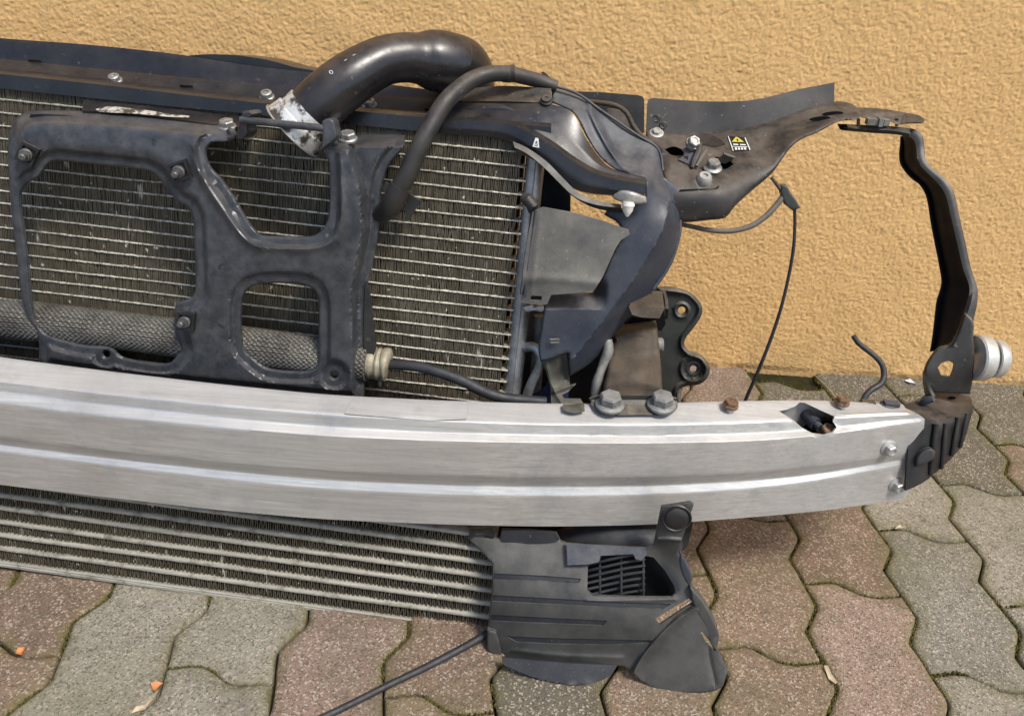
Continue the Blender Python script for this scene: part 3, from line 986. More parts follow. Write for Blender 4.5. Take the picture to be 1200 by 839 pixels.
def beam_edge():
    top = [(x, row('back', x)) for x in range(-255, 1060, 6)]
    end = [(1062, 479.5), (1075, 485), (1083.5, 491), (1083, 500), (1079, 520), (1074, 535), (1070, 555), (1064, 579)]
    bot = [(x, row('bottom', x)) for x in range(1059, -256, -6)]
    return top + end + bot
NOTCH = [(912, 482), (922, 480), (932, 476), (937, 471.5), (943, 472), (960, 480), (978, 488), (976, 494), (981, 501), (976, 507), (966, 510.5), (952, 508.5), (940, 502), (930, 493), (920, 487)]
ex = []
for dx_ in np.arange(-249, 1082, 6.0):
    yy = np.array([np.interp(dx_, BXS, r) for r in BTS])
    for s_ in [q + o_ for q in range(8) for o_ in (-.32, -.16, -.08, 0, .08, .16, .32, .5)]:
        if 0 < s_ < 7: ex.append((dx_, float(np.interp(s_, np.arange(8), yy))))
beam = surf('bumper_beam', beam_edge(), 0, M_beam, FE_, holes=[NOTCH], t=0.0032, step=6, res=6, smooth=False, pos=beam_pos, sm=40, extra=np.array(ex), only_extra=True)
tag(beam, 'dull silver aluminium bumper beam with two long grooves')
# rear and underside of the box section
xs_ = np.arange(-255, 1062, 12.0)
Qt = beam_pos(xs_, np.array([row('back', x) for x in xs_])); Qb = beam_pos(xs_, np.array([row('bottom', x) for x in xs_]))
Ydir = np.array([0, 1, 0.0])
r0 = Qb + Ydir * 0.0036; r1 = Qb + Ydir * 0.044 + UP * 0.002; r2 = Qt - UP * 0.0036 + Ydir * 0.004
sheet('rear_channel', np.array([r0 - UP * 0.0004, r1, r1 + (r2 - r1) * 0.5, r2]), M_beam, beam, 0.003)
# joint line and dent in the top of the beam
tp = [(414, 468), (548, 473.5), (547, 492), (505, 494), (404, 486)]
surf('top_plate', tp, 0, M_beam, beam, t=0.0012, step=7, res=6, smooth=False, pos=lambda x, y: beam_pos(x, y) + np.array([0, -0.0006, 0.0016]))

def beam_bolt(x, y, r, h, mat, axis, fl=1.35, name='bolt', stud=0.0):
    p = beam_pos(np.array([x]), np.array([y]))[0]
    return hexbolt(name, p, axis, r, h, mat, beam, fl, stud=stud)
lowfront = np.array([0.28, -0.955, 0.05])
beam_bolt(1041, 525, 0.0064, 0.0085, M_shiny, lowfront, 1.45)
beam_bolt(1050, 568, 0.0062, 0.0085, M_shiny, lowfront, 1.45)
# nut-and-stud heads along the top edge
for x, y, m_ in ((855, 481, M_rust), (985, 477, M_rust)):
    p = beam_pos(np.array([x]), np.array([y]))[0]
    lathe('bolt_shank', p + UP * 0.0, (0.05, -0.05, 1), [(-0.002, 0.0042), (0.0075, 0.0042)], M_shiny, beam, 16)
    hexbolt('bolt', p + UP * 0.0062, (0.05, -0.05, 1), 0.0068, 0.0062, m_, beam, 1.15)
# bolt inside the notch
pn = O(np.array([952, 968]), np.array([493, 505]), np.array([.116, .108]))
lathe('bolt_shank', pn[0], np.array([0.4, -0.8, -0.1]), [(-0.012, 0.0060), (0.0, 0.0060), (0.0, 0.0072), (0.006, 0.0072), (0.006, 0.0045), (0.012, 0.0045)], M_blueplastic, beam, 18)
hexbolt('bolt', pn[1] - np.array([0, 0, .004]), (0.15, -0.35, 1), 0.0082, 0.011, M_rust, beam, 1.02)
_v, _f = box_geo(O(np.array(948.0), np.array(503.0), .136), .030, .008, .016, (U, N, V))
mk('notch_shade_block', _v, _f, M_cap, beam, 30)  # added black block that paints the shade inside the notch
# stubs on the rear flange beyond the notch
for x, y, m_, r in ((1013, 474, M_crash, .0075), (1040, 475, M_blueplastic, .0085)):
    p = O(np.array(x), np.array(y), 0.150)
    v1_, f1_ = lathe_geo(p, (0.1, 0.1, 1), [(-0.012, r), (0.001, r), (0.002, r * 0.8)], 18)
    v2_, f2_ = box_geo(p + np.array([0.003, -0.001, 0.003]), r * 0.9, r * 0.5, 0.002)
    v_, f_ = join_geo([(v1_, f1_), (v2_, f2_)])
    mk('rear_stud', v_, f_, m_, beam, 30)

# ------------------------------------------------------------------ black end cap
capt = [[(1050, 478, 0.176), (1070, 470, 0.177), (1092, 460.5, 0.202), (1115, 460, 0.217), (1137, 464, 0.220)],
        [(1050, 480, 0.170), (1072, 480, 0.160), (1098, 480, 0.167), (1120, 475, 0.187), (1139, 469, 0.202)],
        [(1062, 482, 0.158), (1082, 490, 0.130), (1099, 493, 0.137), (1121, 487, 0.157), (1140, 475, 0.187)],
        [(1064, 484, 0.132), (1083, 496, 0.128), (1099, 499, 0.134), (1121, 493, 0.154), (1140, 481, 0.185)],
        [(1064, 530, 0.124), (1083, 541, 0.125), (1098, 536, 0.132), (1116, 522, 0.152), (1133, 508, 0.182)],
        [(1061, 575, 0.120), (1079, 567, 0.122), (1094, 556, 0.130), (1112, 540, 0.150), (1127, 524, 0.180)]]
cap = loft('end_cap', capt, M_cap, FE_, m=48, t=0.004, sub=5, sm=35)
tag(cap, 'black plastic end cap on the right end of the bumper beam')
for x0, y0, x1, y1, n0_, n1_ in ((1097, 497, 1090, 556, .130, .126), (1108, 496, 1103, 549, .140, .136), (1123, 489, 1115, 534, .154, .148), (1133, 484, 1125, 524, .172, .168)):
    tube('rib', [(x0, y0, n0_, 3.2), ((x0 + x1) / 2, (y0 + y1) / 2, (n0_ + n1_) / 2 - .001, 3.4), (x1, y1, n1_, 2.6)], M_cap, cap, seg=10)
surf('grey_tab', [(1075, 535), (1082, 528), (1091, 525.5), (1096, 529), (1095, 536), (1088, 541.5), (1079, 545), (1073, 547)], .118, M_tab, cap, t=0.005, step=4, res=3, fillet=3)
surf('slot', [(1110, 466.5), (1115, 464.5), (1121, 466), (1118, 468), (1112, 468)], .194, M_hole, cap, t=0.001, step=3, res=2)

# ------------------------------------------------------------------ radiator
RN = 0.122                                   # front of the core
u0, v0, _ = W2L(O(np.array(530.0), np.array(171.2), RN))
ub, vb, _ = W2L(O(np.array(530.0), np.array(440.7), RN))
PIT = (v0 - vb) / 18.0
uR = W2L(O(np.array(604.0), np.array(326.0), RN))[0] - 0.0005
uL = -1.15
rad = mk('radiator', *box_geo(L2W(np.array((uL + uR) / 2), np.array(v0 - 10.4 * PIT), np.array(RN + 0.034)), (uR - uL) / 2 - 0.004, 0.012, 11.6 * PIT, (U, N, V)), M_core, FE_, 30)
tag(rad, 'dirty aluminium radiator core with pale horizontal tubes')
def radiator_tube(k):
    v = v0 - k * PIT
    us = np.arange(uL, uR + 0.004, 0.004)
    up = 0.0006 + np.abs(RNG.normal(0, 0.00030, len(us))); dn = 0.0006 + np.abs(RNG.normal(0, 0.00028, len(us)))
    fr = RN - 0.0006 + RNG.normal(0, 0.0002, len(us))
    wv = 0.0004 * np.sin(us * 19 + k)
    r0 = L2W(us, np.full(len(us), v) + up + wv, fr + 0.0005); r1 = L2W(us, np.full(len(us), v) - dn + wv, fr + 0.0005)
    rm = L2W(us, np.full(len(us), v) + wv, fr)
    b0 = L2W(us, np.full(len(us), v) + 0.0009, np.full(len(us), RN + 0.02)); b1 = L2W(us, np.full(len(us), v) - 0.0009, np.full(len(us), RN + 0.02))
    Q = np.array([b0, r0, rm, r1, b1]); a, b = Q.shape[:2]
    f = [(i * b + j, i * b + j + 1, (i + 1) * b + j + 1, (i + 1) * b + j) for i in range(a) for j in range(b - 1) if i < a - 1]
    f += [(4 * b + j, 4 * b + j + 1, j + 1, j) for j in range(b - 1)]
    mk('tube', Q.reshape(-1, 3), f, M_tube, rad, 30)
for k in range(-1, 22): radiator_tube(k)
def fin_rows(name, rows, mat, parent, pitch, wid, front, deep, slant=0.0, bend=0.00025):
    V_, F_, b = [], [], 0
    for vt_seed, (ua, ue, fv) in enumerate(rows):
        vt_seed = vt_seed * .013 + 1
        us = np.arange(ua, ue, pitch); k = len(us)
        us = us + RNG.normal(0, pitch * 0.10, k)
        s = slant * np.where(np.arange(k) % 2, 1, -1)
        pz = vnoise(us * 1.0 + 7, np.full(k, vt_seed) + 3, 0.03, 77)
        lean = RNG.normal(0, bend, k) * (0.6 + 5 * np.clip(pz - .62, 0, 1)) + 0.0009 * (vnoise(us + 3, np.full(k, vt_seed), 0.015, 78) - .5)
        w = wid * RNG.uniform(0.7, 1.25, k)
        nf = front + np.abs(RNG.normal(0, 0.0005, k)) + .004 * np.clip(vnoise(us + 5, np.full(k, vt_seed) + 2, 0.02, 79) - .7, 0, 1)
        vt0, vb0 = fv(us)
        def L(u, v, n): return L2W(u, v, n)
        c = [L(us + lean + s - w / 2, vt0, nf), L(us + lean + s + w / 2, vt0, nf), L(us - lean - s - w / 2, vb0, nf), L(us - lean - s + w / 2, vb0, nf),
             L(us + lean + s - w / 2, vt0, nf + deep), L(us + lean + s + w / 2, vt0, nf + deep), L(us - lean - s - w / 2, vb0, nf + deep), L(us - lean - s + w / 2, vb0, nf + deep)]
        A = np.stack(c, 1).reshape(-1, 3)
        V_.append(A)
        i = np.arange(k) * 8 + b
        for q in ((0, 1, 3, 2), (0, 2, 6, 4), (1, 5, 7, 3)):
            F_.append(np.stack([i + x for x in q], 1))
        b += len(A)
    o = mk(name, np.concatenate(V_), np.concatenate(F_).tolist(), mat, parent, 0, recalc=False)
    return tag(o, kind='stuff')
rows_ = []
for k in range(-1, 21):
    vt_, vb_ = v0 - k * PIT - 0.0007, v0 - (k + 1) * PIT + 0.0007
    rows_.append((uL, uR - 0.0052, lambda u, a=vt_, b=vb_: (np.full(len(u), a), np.full(len(u), b))))
fin_rows('fins', rows_, M_fins, rad, 0.0017, 0.00125, RN + 0.0006, 0.014)
# header tank at the right end
hp = [(617.5, 150), (610, 250), (605.5, 330), (602, 400), (597, 470), (595, 500)]
hu = uR + 0.0085
hdr = tube3('header_tank', [L2W(hu, v0 + 0.012, RN + 0.008), L2W(hu, v0 - 10 * PIT, RN + 0.008), L2W(hu, v0 - 22 * PIT, RN + 0.008)], 0.0096, M_alpipe, rad, seg=20)
tube3('seam', [L2W(hu + .001, v0, RN - 0.0016), L2W(hu + .001, v0 - 10 * PIT, RN - 0.0016), L2W(hu + .001, v0 - 22 * PIT, RN - 0.0016)], 0.0007, M_oldpipe, rad, seg=6)
tube('outlet_pipe', [(615, 407, .126, 6.2), (622, 406, .122, 6.0), (630, 409, .117, 5.6), (634, 417, .115, 5.4), (632, 430, .116, 5.4), (624, 446, .118, 5.6), (618, 462, .12, 5.8), (614, 482, .125, 5.8)], M_alpipe, rad, seg=16)
tube('receiver_pipe', [(633, 370, .150, 8), (630, 420, .150, 8), (625, 480, .150, 8)], M_oldpipe, rad, seg=14)
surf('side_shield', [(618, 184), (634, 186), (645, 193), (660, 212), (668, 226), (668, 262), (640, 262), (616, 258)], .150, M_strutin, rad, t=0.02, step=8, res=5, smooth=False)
tube('rubber_mount', [(612, 232, .110, 5), (618, 234, .108, 7.5), (624, 240, .108, 7.5), (624, 248, .112, 5)], M_rubber, rad, seg=14)

# fan shroud behind the core, its rounded top showing over the cross member
surf('fan_shroud', [(-200, 40), (0, 66), (150, 74), (212, 69), (222, 65.5), (250, 64), (280, 65.5), (315, 71), (345, 79), (372, 84), (430, 104), (560, 140), (590, 240), (580, 420), (300, 440), (-200, 390)], .185, M_blackmetal, FE_, t=0.06, step=22, res=7)

# ------------------------------------------------------------------ upper cross member
cm = [[(-230, 23, 0.1790), (0, 45, 0.1790), (100, 52.5, 0.1790), (200, 63, 0.1790), (300, 78, 0.1790), (372, 86, 0.1790), (440, 97, 0.1790), (520, 107, 0.1790), (646, 118, 0.1790)],
      [(-230, 26, 0.1765), (0, 49, 0.1765), (100, 57, 0.1765), (200, 68, 0.1765), (300, 83, 0.1765), (372, 91, 0.1765), (440, 101, 0.1765), (520, 110, 0.1765), (646, 121, 0.1765)],
      [(-230, 45, 0.1705), (0, 69, 0.1705), (120, 81, 0.1705), (210, 90, 0.1705), (300, 98.5, 0.1705), (372, 104, 0.1705), (440, 111, 0.1705), (520, 118, 0.1705), (646, 122, 0.1705)],
      [(-230, 46.5, 0.1690), (0, 70.5, 0.1690), (120, 82.5, 0.1690), (210, 91.5, 0.1690), (300, 100.5, 0.1690), (372, 106, 0.1690), (440, 112.5, 0.1690), (520, 119.5, 0.1690), (646, 123.5, 0.1690)],
      [(-230, 57, 0.1600), (0, 80, 0.1600), (140, 94.5, 0.1600), (210, 103, 0.1600), (300, 113, 0.1600), (372, 118.5, 0.1600), (440, 124.5, 0.1600), (520, 132, 0.1600), (646, 136, 0.1600)],
      [(-230, 59.5, 0.1270), (0, 83, 0.1270), (140, 98, 0.1270), (210, 106.5, 0.1270), (300, 116.5, 0.1270), (372, 122.5, 0.1270), (440, 128.5, 0.1270), (520, 136, 0.1270), (646, 145, 0.1270)],
      [(-230, 63, .119), (0, 87, .119), (140, 102, .119), (210, 110.5, .119), (300, 120.5, .119), (372, 126.5, .119), (440, 132.5, .119), (520, 140, .12), (646, 149, .123)],
      [(-230, 80, .118), (0, 104, .118), (100, 114.5, .118), (210, 126, .118), (285, 133, .118), (372, 142, .118), (440, 149, .118), (520, 156.5, .12), (646, 166, .123)],
      [(-230, 81, .135), (0, 105, .135), (100, 115.5, .135), (210, 127, .135), (285, 134, .135), (372, 143, .135), (440, 150, .135), (520, 157.5, .14), (646, 167, .14)]]
xm = loft('upper_cross_member', cm, M_blackmetal, FE_, m=90, t=0.002, sub=2, sm=28)
tag(xm, 'black painted steel cross member running along the top')
for x, y, n_ in ((135, 95.5, .146), (313, 114.5, .146), (433, 124, .146)):
    p = O(np.array(float(x)), np.array(float(y)), n_)
    v_, f_ = lathe_geo(p, (0, -0.35, 0.94), [(-0.003, 0.0074), (0.0012, 0.0074), (0.0022, 0.0060), (0.0060, 0.0056), (0.0068, 0.0044), (0.0068, 0.0026), (0.0055, 0.0024)], 22)
    mk('bolt', v_, f_, M_steel, xm, 30)
for x, y, n_ in ((40, 71.5, .173), (218, 101, .165), (505, 129, .165)):
    surf('slot', [(x - 8, y - 1.5), (x + 7, y - 0.3), (x + 8, y + 1.4), (x - 6, y + 1.2)], n_ - .005, M_hole, xm, t=0.001, step=3, res=2, smooth=False)
# lip under the cross member where the lock bracket bolts on
loft('lock_shelf', [[(98, 117, .117), (150, 122, .117), (250, 133, .117), (300, 138, .117)], [(97, 124, .104), (150, 127, .104), (250, 139, .104), (300, 145, .104)],
                    [(96, 130, .088), (150, 131.5, .088), (250, 146, .088), (300, 152, .09)]], M_blackmetal, xm, m=30, t=0.002, sub=3)
flk = [(112, 128), (128, 125), (150, 127), (168, 129), (182, 131), (200, 134), (222, 136), (221, 138), (196, 137), (170, 134.5), (150, 133), (125, 132), (116, 131)]
surf('worn_paint', flk, tps([(112, 128, .0915), (150, 129, .091), (222, 137, .0905), (130, 132, .0865)]), M_flake, xm, t=0.0006, step=4, res=3)

# ------------------------------------------------------------------ lock bracket (the pressed black frame in front of the core)
LB = [(9, 182), (9.5, 165), (12, 152), (20, 138), (32, 131.5), (50, 130), (75, 130), (100, 131), (130, 133), (165, 136), (200, 140), (230, 143.5), (250, 146), (266, 148.5), (276, 155), (277, 162), (265, 166.5), (250, 167), (243, 172), (241, 181),
      (246, 195), (260, 211), (272, 228), (289, 257), (297, 268), (306, 275.5), (325, 277), (364, 277), (376, 271), (383, 260), (386, 243), (386, 210), (385, 190), (378, 178), (390, 166), (400, 161), (430, 153), (464, 152.5), (475, 157), (472, 174), (458, 190), (450, 207), (446, 230), (444, 268), (438, 303), (430, 338), (428.5, 364), (427, 410), (426, 474),
      (330, 465), (200, 452), (100, 440), (45, 432), (45.5, 400), (43, 390), (33, 373), (26, 352), (20, 305), (15.5, 267), (12, 230)]
H1 = [(24, 240), (24, 227), (30, 216), (45, 207), (52, 197), (60, 190), (75, 189.5), (125, 194.5), (170, 200), (182, 205), (195, 221), (208, 236), (220, 243), (226, 257), (228, 290), (229, 335), (225, 348), (206, 355), (204.5, 372), (206, 392), (212, 409), (207, 417), (199, 425), (185, 426), (150, 421), (140, 417), (132, 409.5), (122, 406.5), (95, 404), (70, 397.5), (52, 390), (42, 376), (37, 355), (33.5, 317), (29.5, 280)]
H2 = [(303, 333.5), (330, 332), (355, 333.5), (368, 340), (373, 352), (373.5, 390), (373, 424), (368, 432), (357, 435), (325, 434), (310, 430), (298, 421), (286, 409), (283, 391), (283, 355), (289, 340)]
_lb = tps([(10, 160, .076), (250, 160, .074), (20, 400, .077), (240, 420, .076), (400, 455, .077), (400, 200, .064), (320, 300, .066), (240, 300, .071)])
def lbn(x, y):
    # right-hand side folds back into a flange
    xf = np.interp(y, [150, 180, 220, 270, 300, 340, 380, 470], [400, 408, 420, 424, 418, 410, 411, 413])
    e = np.clip((x - xf) / 10, 0, 1)
    n_ = _lb(x, y) + .030 * e * e * (3 - 2 * e) * np.interp(y, [150, 320, 470], [1, .9, .35])
    # shelf at the top of the right arm
    t_ = np.clip((172 - y) / 14, 0, 1) * (x > 380)
    yt = np.interp(x, [9, 20, 50, 100, 165, 230, 266], [160, 138, 130, 131, 136, 143.5, 148.5])
    r_ = np.clip(1 - (y - yt) / 24, 0, 1) * (x < 268)
    return n_ + .030 * t_ + .014 * r_ * r_
RID = [([(396, 190), (400, 240), (399, 262), (392, 281), (372, 291), (330, 292), (306, 289)], 4, 0.003), ([(228, 172), (236, 205), (262, 247), (288, 281), (306, 289)], 4, 0.004), ([(60, 166), (170, 176), (205, 190)], 8, .0015)]
lock = surf('lock_bracket', LB, lbn, M_bracket, FE_, holes=[H1, H2, [(118 + 4 * math.cos(a), 414.5 + 4 * math.sin(a)) for a in np.linspace(0, 6.28, 9)[:-1]] if False else
            [(124.5 + 4.3 * math.cos(a), 415 + 4.3 * math.sin(a)) for a in np.linspace(0, 6.28, 11)[:-1]], [(391.5 + 4.2 * math.cos(a), 439.5 + 4.2 * math.sin(a)) for a in np.linspace(0, 6.28, 11)[:-1]]],
            t=0.0024, step=4, res=3.5, fillet=3, fdepth=0.003, ridges=RID, sm=32, press=(9, 15, .0055))
tag(lock, 'black pressed steel lock bracket with open windows and stamped beads')
# top fold of the bracket
loft('top_fold', [[(40, 131.5, .090), (75, 131, .094), (110, 132, .097), (170, 136, .097), (240, 145, .097), (268, 149, .097)],
                  [(36, 134, .0825), (75, 135, .084), (110, 139, .086), (170, 142, .086), (240, 148.5, .088), (268, 152, .088)],
                  [(34, 138, .086), (75, 139, .085), (110, 144, .084), (170, 148, .083), (240, 152, .085), (268, 155, .087)]], M_bracket, lock, m=40, t=0.002, sub=4, sm=50)
def square_clip(x, y, n_, s, rot, deep=0.004, pin=(-6, 4)):
    c, s_ = math.cos(rot), math.sin(rot)
    q = lambda r: [(x + (a * c - b * s_) * r, y + (a * s_ + b * c) * r) for a, b in ((-1, -1), (1, -1), (1, 1), (-1, 1))]
    rim = surf('clip_nut', straight(q(s), 30), n_, M_cap, lock, holes=[straight(q(s * 0.72), 30)], t=deep, step=4, res=3, smooth=False)
    surf('clip_floor', straight(q(s * 0.74), 30), n_ + deep * 0.7, M_rubber, lock, t=0.002, step=4, res=3, smooth=False)
    p = O(np.array([x, x + pin[0]]), np.array([y, y + pin[1]]), np.array([n_ + 0.002, n_ - 0.014]))
    ax = p[1] - p[0]; L_ = np.linalg.norm(ax)
    v_, f_ = lathe_geo(p[0], ax, [(0, .0060), (L_ * .22, .0060), (L_ * .26, .0048), (L_ * .5, .0046), (L_ * .5, .0036), (L_ * .95, .0033), (L_, .0022)], 16)
    mk('clip_stud', v_, f_, M_studdark, lock, 30)
square_clip(31, 181, .066, 11.5, 0.45)
square_clip(210, 201, .060, 11.5, -0.35, pin=(-6, 5))
square_clip(217, 377, .064, 10.5, 0.08, pin=(-7, 4))
hexbolt('bolt', O(np.array(266.0), np.array(149.0), .090), (0, -.15, 1), 0.0074, 0.0068, M_steel, lock, 1.2, dish=False)
hexbolt('bolt', O(np.array(408.0), np.array(163.0), .080), (0, -.15, 1), 0.0074, 0.0068, M_steel, lock, 1.2, dish=False)
# striker bar between the two ears
tube('striker_bar', [(282, 141, .054, 3.8), (310, 143.5, .052, 3.9), (345, 147, .051, 3.9), (388, 151.5, .052, 3.8)], M_bracket, lock, seg=14)
surf('ear', [(285, 131), (292, 130), (296, 134), (292, 140), (289, 148), (290, 156), (284, 163), (277, 164), (279, 150)], tps([(285, 131, .052), (292, 150, .054), (278, 162, .062)]), M_bracket, lock, t=0.024, step=4, res=3, fillet=2)
surf('ear', [(378, 142), (384, 139), (391, 142), (393, 150), (396, 160), (390, 166), (381, 172), (377, 176), (378, 160)], tps([(385, 140, .049), (392, 160, .049), (379, 172, .048)]), M_bracket, lock, t=0.014, step=4, res=3, fillet=2)

# ------------------------------------------------------------------ knitted sleeve (low pipe in front of the core)
slv_pts = [(-230, 346, .098, 23), (0, 373, .098, 23), (120, 385, .098, 23), (207, 396, .098, 23), (330, 411, .098, 23), (432, 425, .098, 22)]
def knit():
    p = np.array(slv_pts); P = O(p[:, 0], p[:, 1], p[:, 2])
    A = catmull(np.c_[P, p[:, 3] * PX], 0.0011, False, 3)
    C = A[:, :3]; r = A[:, 3]; k = len(C); sg = 168
    T = np.gradient(C, axis=0); T /= np.linalg.norm(T, axis=1)[:, None]
    s = np.r_[0, np.cumsum(np.linalg.norm(np.diff(C, axis=0), axis=1))]
    a = np.cross(T, np.array([0, 0, 1.0])); a /= np.linalg.norm(a, axis=1)[:, None]; b = np.cross(T, a)
    th = np.linspace(0, 2 * math.pi, sg, endpoint=False)
    S, TH = np.meshgrid(s, th, indexing='ij')
    q = S / 0.0060; w = TH * 24 / math.pi + 0.16 * np.sin(S * 45)
    par = np.floor(w)
    fx = (q + 0.5 * (par % 2)) % 1.0; fy = w - par
    h = np.clip(np.sin(math.pi * fx), 0, 1) ** 1.0 * np.clip(np.sin(math.pi * fy), 0, 1)
    R = r[:, None] - 0.0012 + 0.0024 * np.sqrt(h) + 0.0006 * np.sin(S * 31)
    W = C[:, None] + np.cos(TH)[..., None] * R[..., None] * a[:, None] + np.sin(TH)[..., None] * R[..., None] * b[:, None]
    i = np.arange(k * sg).reshape(k, sg); j = np.roll(i, -1, 1)
    f = np.stack([i[:-1], j[:-1], j[1:], i[1:]], -1).reshape(-1, 4).tolist()
    f += [list(i[0]), list(i[-1])]
    return mk('knit_sleeve', W.reshape(-1, 3), f, M_sleeve, FE_, 60, recalc=False)
tag(knit(), 'grey knitted metal sleeve around the low pipe')
slv_end = tube('sleeve_end', [(430, 424, .098, 18.5), (436, 425, .098, 19.5), (440, 426, .098, 18), (444, 426.5, .098, 20), (448, 427, .098, 18), (452, 427, .098, 20.5), (455, 427.5, .098, 19), (457, 428, .098, 13)], M_beige, FE_, seg=26, step=0.001)
tube('sleeve_pipe', [(455, 427, .096, 6.4), (475, 428, .092, 6.6), (497, 431, .09, 6.6), (520, 438, .088, 6.6), (544, 447, .088, 6.6), (565, 458, .089, 6.6), (590, 466, .092, 6.4), (640, 471, .098, 6.4)], M_cable, FE_, seg=18)
# slack black rubber flap beside the bracket
surf('rubber_flap', [(428, 330), (433, 345), (437, 380), (440, 408), (436, 420), (429, 430), (426, 400)], .088, M_rubber, FE_, t=0.004, step=4, res=3)
# dark panel below the core, seen at the far left under the sleeve
surf('lower_tray', [(-220, 375), (0, 396), (48, 401), (130, 412), (215, 420), (215, 470), (-220, 440)], .128, M_core, FE_, t=0.004, step=20, res=10, smooth=False)
tube('thin_pipe', [(-200, 384, .112, 1.4), (0, 404, .112, 1.4), (60, 410, .112, 1.4)], M_alpipe, FE_, seg=8)
surf('blue_cover', [(560, 468), (590, 462), (612, 466), (632, 462), (650, 440), (668, 440), (664, 490), (560, 490)], .132, surface('dark_blue_plastic', (0.012, 0.022, 0.055), (0.018, 0.032, 0.075), 0.4, 0.55), FE_, t=0.01, step=8, res=5)

# ------------------------------------------------------------------ right corner: curved rail, glossy corner plate, blue-black headlight arm
rail = loft('corner_rail', [[(520, 136, .128), (570, 139, .126), (600, 142, .124), (625, 152, .120), (650, 167, .116), (675, 185, .112), (700, 199, .108), (730, 207, .106), (757, 211, .106)],
                            [(520, 140, .118), (570, 143, .116), (600, 147, .114), (623, 157, .110), (648, 172, .106), (673, 190, .102), (698, 204, .098), (730, 212, .096), (757, 216, .097)],
                            [(518, 150, .116), (570, 153, .114), (598, 158, .112), (618, 168, .108), (642, 183, .104), (663, 201, .100), (686, 216, .096), (722, 223, .095), (756, 226, .096)],
                            [(516, 157, .118), (570, 160, .116), (596, 166, .114), (615, 177, .110), (638, 191, .106), (658, 210, .102), (680, 224, .098), (718, 229, .098), (755, 231, .099)],
                            [(516, 158, .135), (570, 161, .135), (596, 167, .134), (615, 178, .13), (638, 192, .126), (658, 211, .122), (680, 225, .118), (718, 230, .118), (755, 232, .118)]],
            M_blackmetal, FE_, m=60, t=0.002, sub=4, sm=35)
tag(rail, 'black curved rail bending down from the cross member')
# small white triangle mark
mk_tri = [(624, 172), (627.5, 161.5), (631, 162.5), (632, 173.5)]
surf('triangle_mark', mk_tri, tps([(624, 172, .1035), (628, 162, .1045), (632, 173, .1025)]), M_print, rail, holes=[[(626.3, 171), (628, 165.5), (629.5, 166), (630, 172)]], t=0.0005, step=3, res=2, smooth=False)
surf('mark_core', [(627.2, 170.5), (628.2, 167), (629, 170.8)], .1030, M_print, rail, t=0.0005, step=3, res=2, smooth=False)
loft('under_lip', [[(601, 166, .106), (617, 173, .104), (640, 189, .100), (660, 209, .098), (678, 226, .098), (700, 235, .099), (728, 240, .102)],
                   [(603, 173, .102), (617, 180, .100), (636, 195, .097), (655, 214, .095), (674, 231, .095), (698, 240, .096), (728, 244, .100)],
                   [(605, 180, .106), (617, 184, .104), (633, 192, .102), (650, 209, .100), (668, 228, .100), (694, 243, .102), (728, 250, .105)]], M_plate, rail, m=36, t=0.003, sub=3, sm=40)
loft('corner_plate', [[(512, 119, .146), (560, 121, .144), (610, 121.5, .142), (640, 122, .141), (660, 126, .139), (672, 135, .136), (686, 161, .130), (702, 184, .123), (718, 198, .117), (757, 208, .111)],
                      [(512, 127, .139), (560, 129, .137), (602, 130, .135), (628, 135, .132), (648, 147, .128), (665, 160, .124), (682, 176, .119), (702, 193, .114), (724, 202, .110), (757, 209, .108)],
                      [(512, 137, .130), (560, 139.5, .128), (600, 143, .126), (625, 153, .122), (650, 168, .118), (675, 186, .114), (700, 200, .110), (720, 206, .108), (740, 209, .107), (757, 211.5, .106)]],
     M_gloss, rail, m=60, t=0.002, sub=6, sm=60)
# cast block at the back edge, fixing screw
loft('rear_edge', [[(538, 105, .165), (590, 101, .164), (646, 104, .162)], [(536, 111, .160), (590, 110, .158), (646, 114, .155)], [(520, 119, .147), (590, 119, .145), (646, 121, .143)]], M_panel, rail, m=30, t=0.002, sub=3)
lathe('screw', O(np.array(640.0), np.array(119.5), .143), (0, -.6, 1), [(-.002, .0062), (.002, .0062), (.003, .005), (.005, .0046), (.005, .002), (.004, .002)], M_rubber, rail, 18)
tube('dust_bump', [(548, 131, .139, 3), (565, 128, .141, 5), (590, 128, .140, 5), (604, 131, .137, 2)], M_gloss, rail, seg=14)

ARM = [(647, 101), (662, 105), (680, 113), (700, 127), (722, 142), (750, 161), (768, 171), (773, 178), (776, 200), (782, 220), (790, 238), (796, 252), (795, 275), (783, 310), (764, 340), (741, 367), (718, 394), (694, 424), (668, 441), (667, 430), (666, 414), (658, 416), (645, 421), (633, 424), (631, 409), (634, 388), (637, 367), (640, 350), (648, 344.5), (670, 344), (694, 343.5), (706, 325), (721, 291), (729, 279), (724, 262), (708, 252), (712, 246), (725, 246),
       (756, 231), (757, 212), (735, 205), (718, 197), (702, 183), (687, 160), (673, 134), (655, 124), (646, 121)]
_ab = tps([(650, 108, .172), (680, 118, .168), (720, 145, .164), (770, 174, .158), (776, 205, .146), (655, 124, .160), (673, 134, .150), (690, 165, .140), (720, 198, .122), (757, 211, .112), (745, 240, .110), (710, 248, .114), (780, 255, .112), (730, 290, .104), (765, 290, .104), (720, 340, .100), (745, 322, .102), (690, 395, .098), (660, 415, .098), (640, 400, .098), (650, 365, .098), (700, 365, .098), (710, 170, .146), (740, 185, .142)])
CRE = np.array([(784, 236), (780, 262), (770, 284), (748, 320), (722, 357), (694, 393), (668, 425), (650, 446)], float)
CREF = catmull(CRE, 3.0, False)
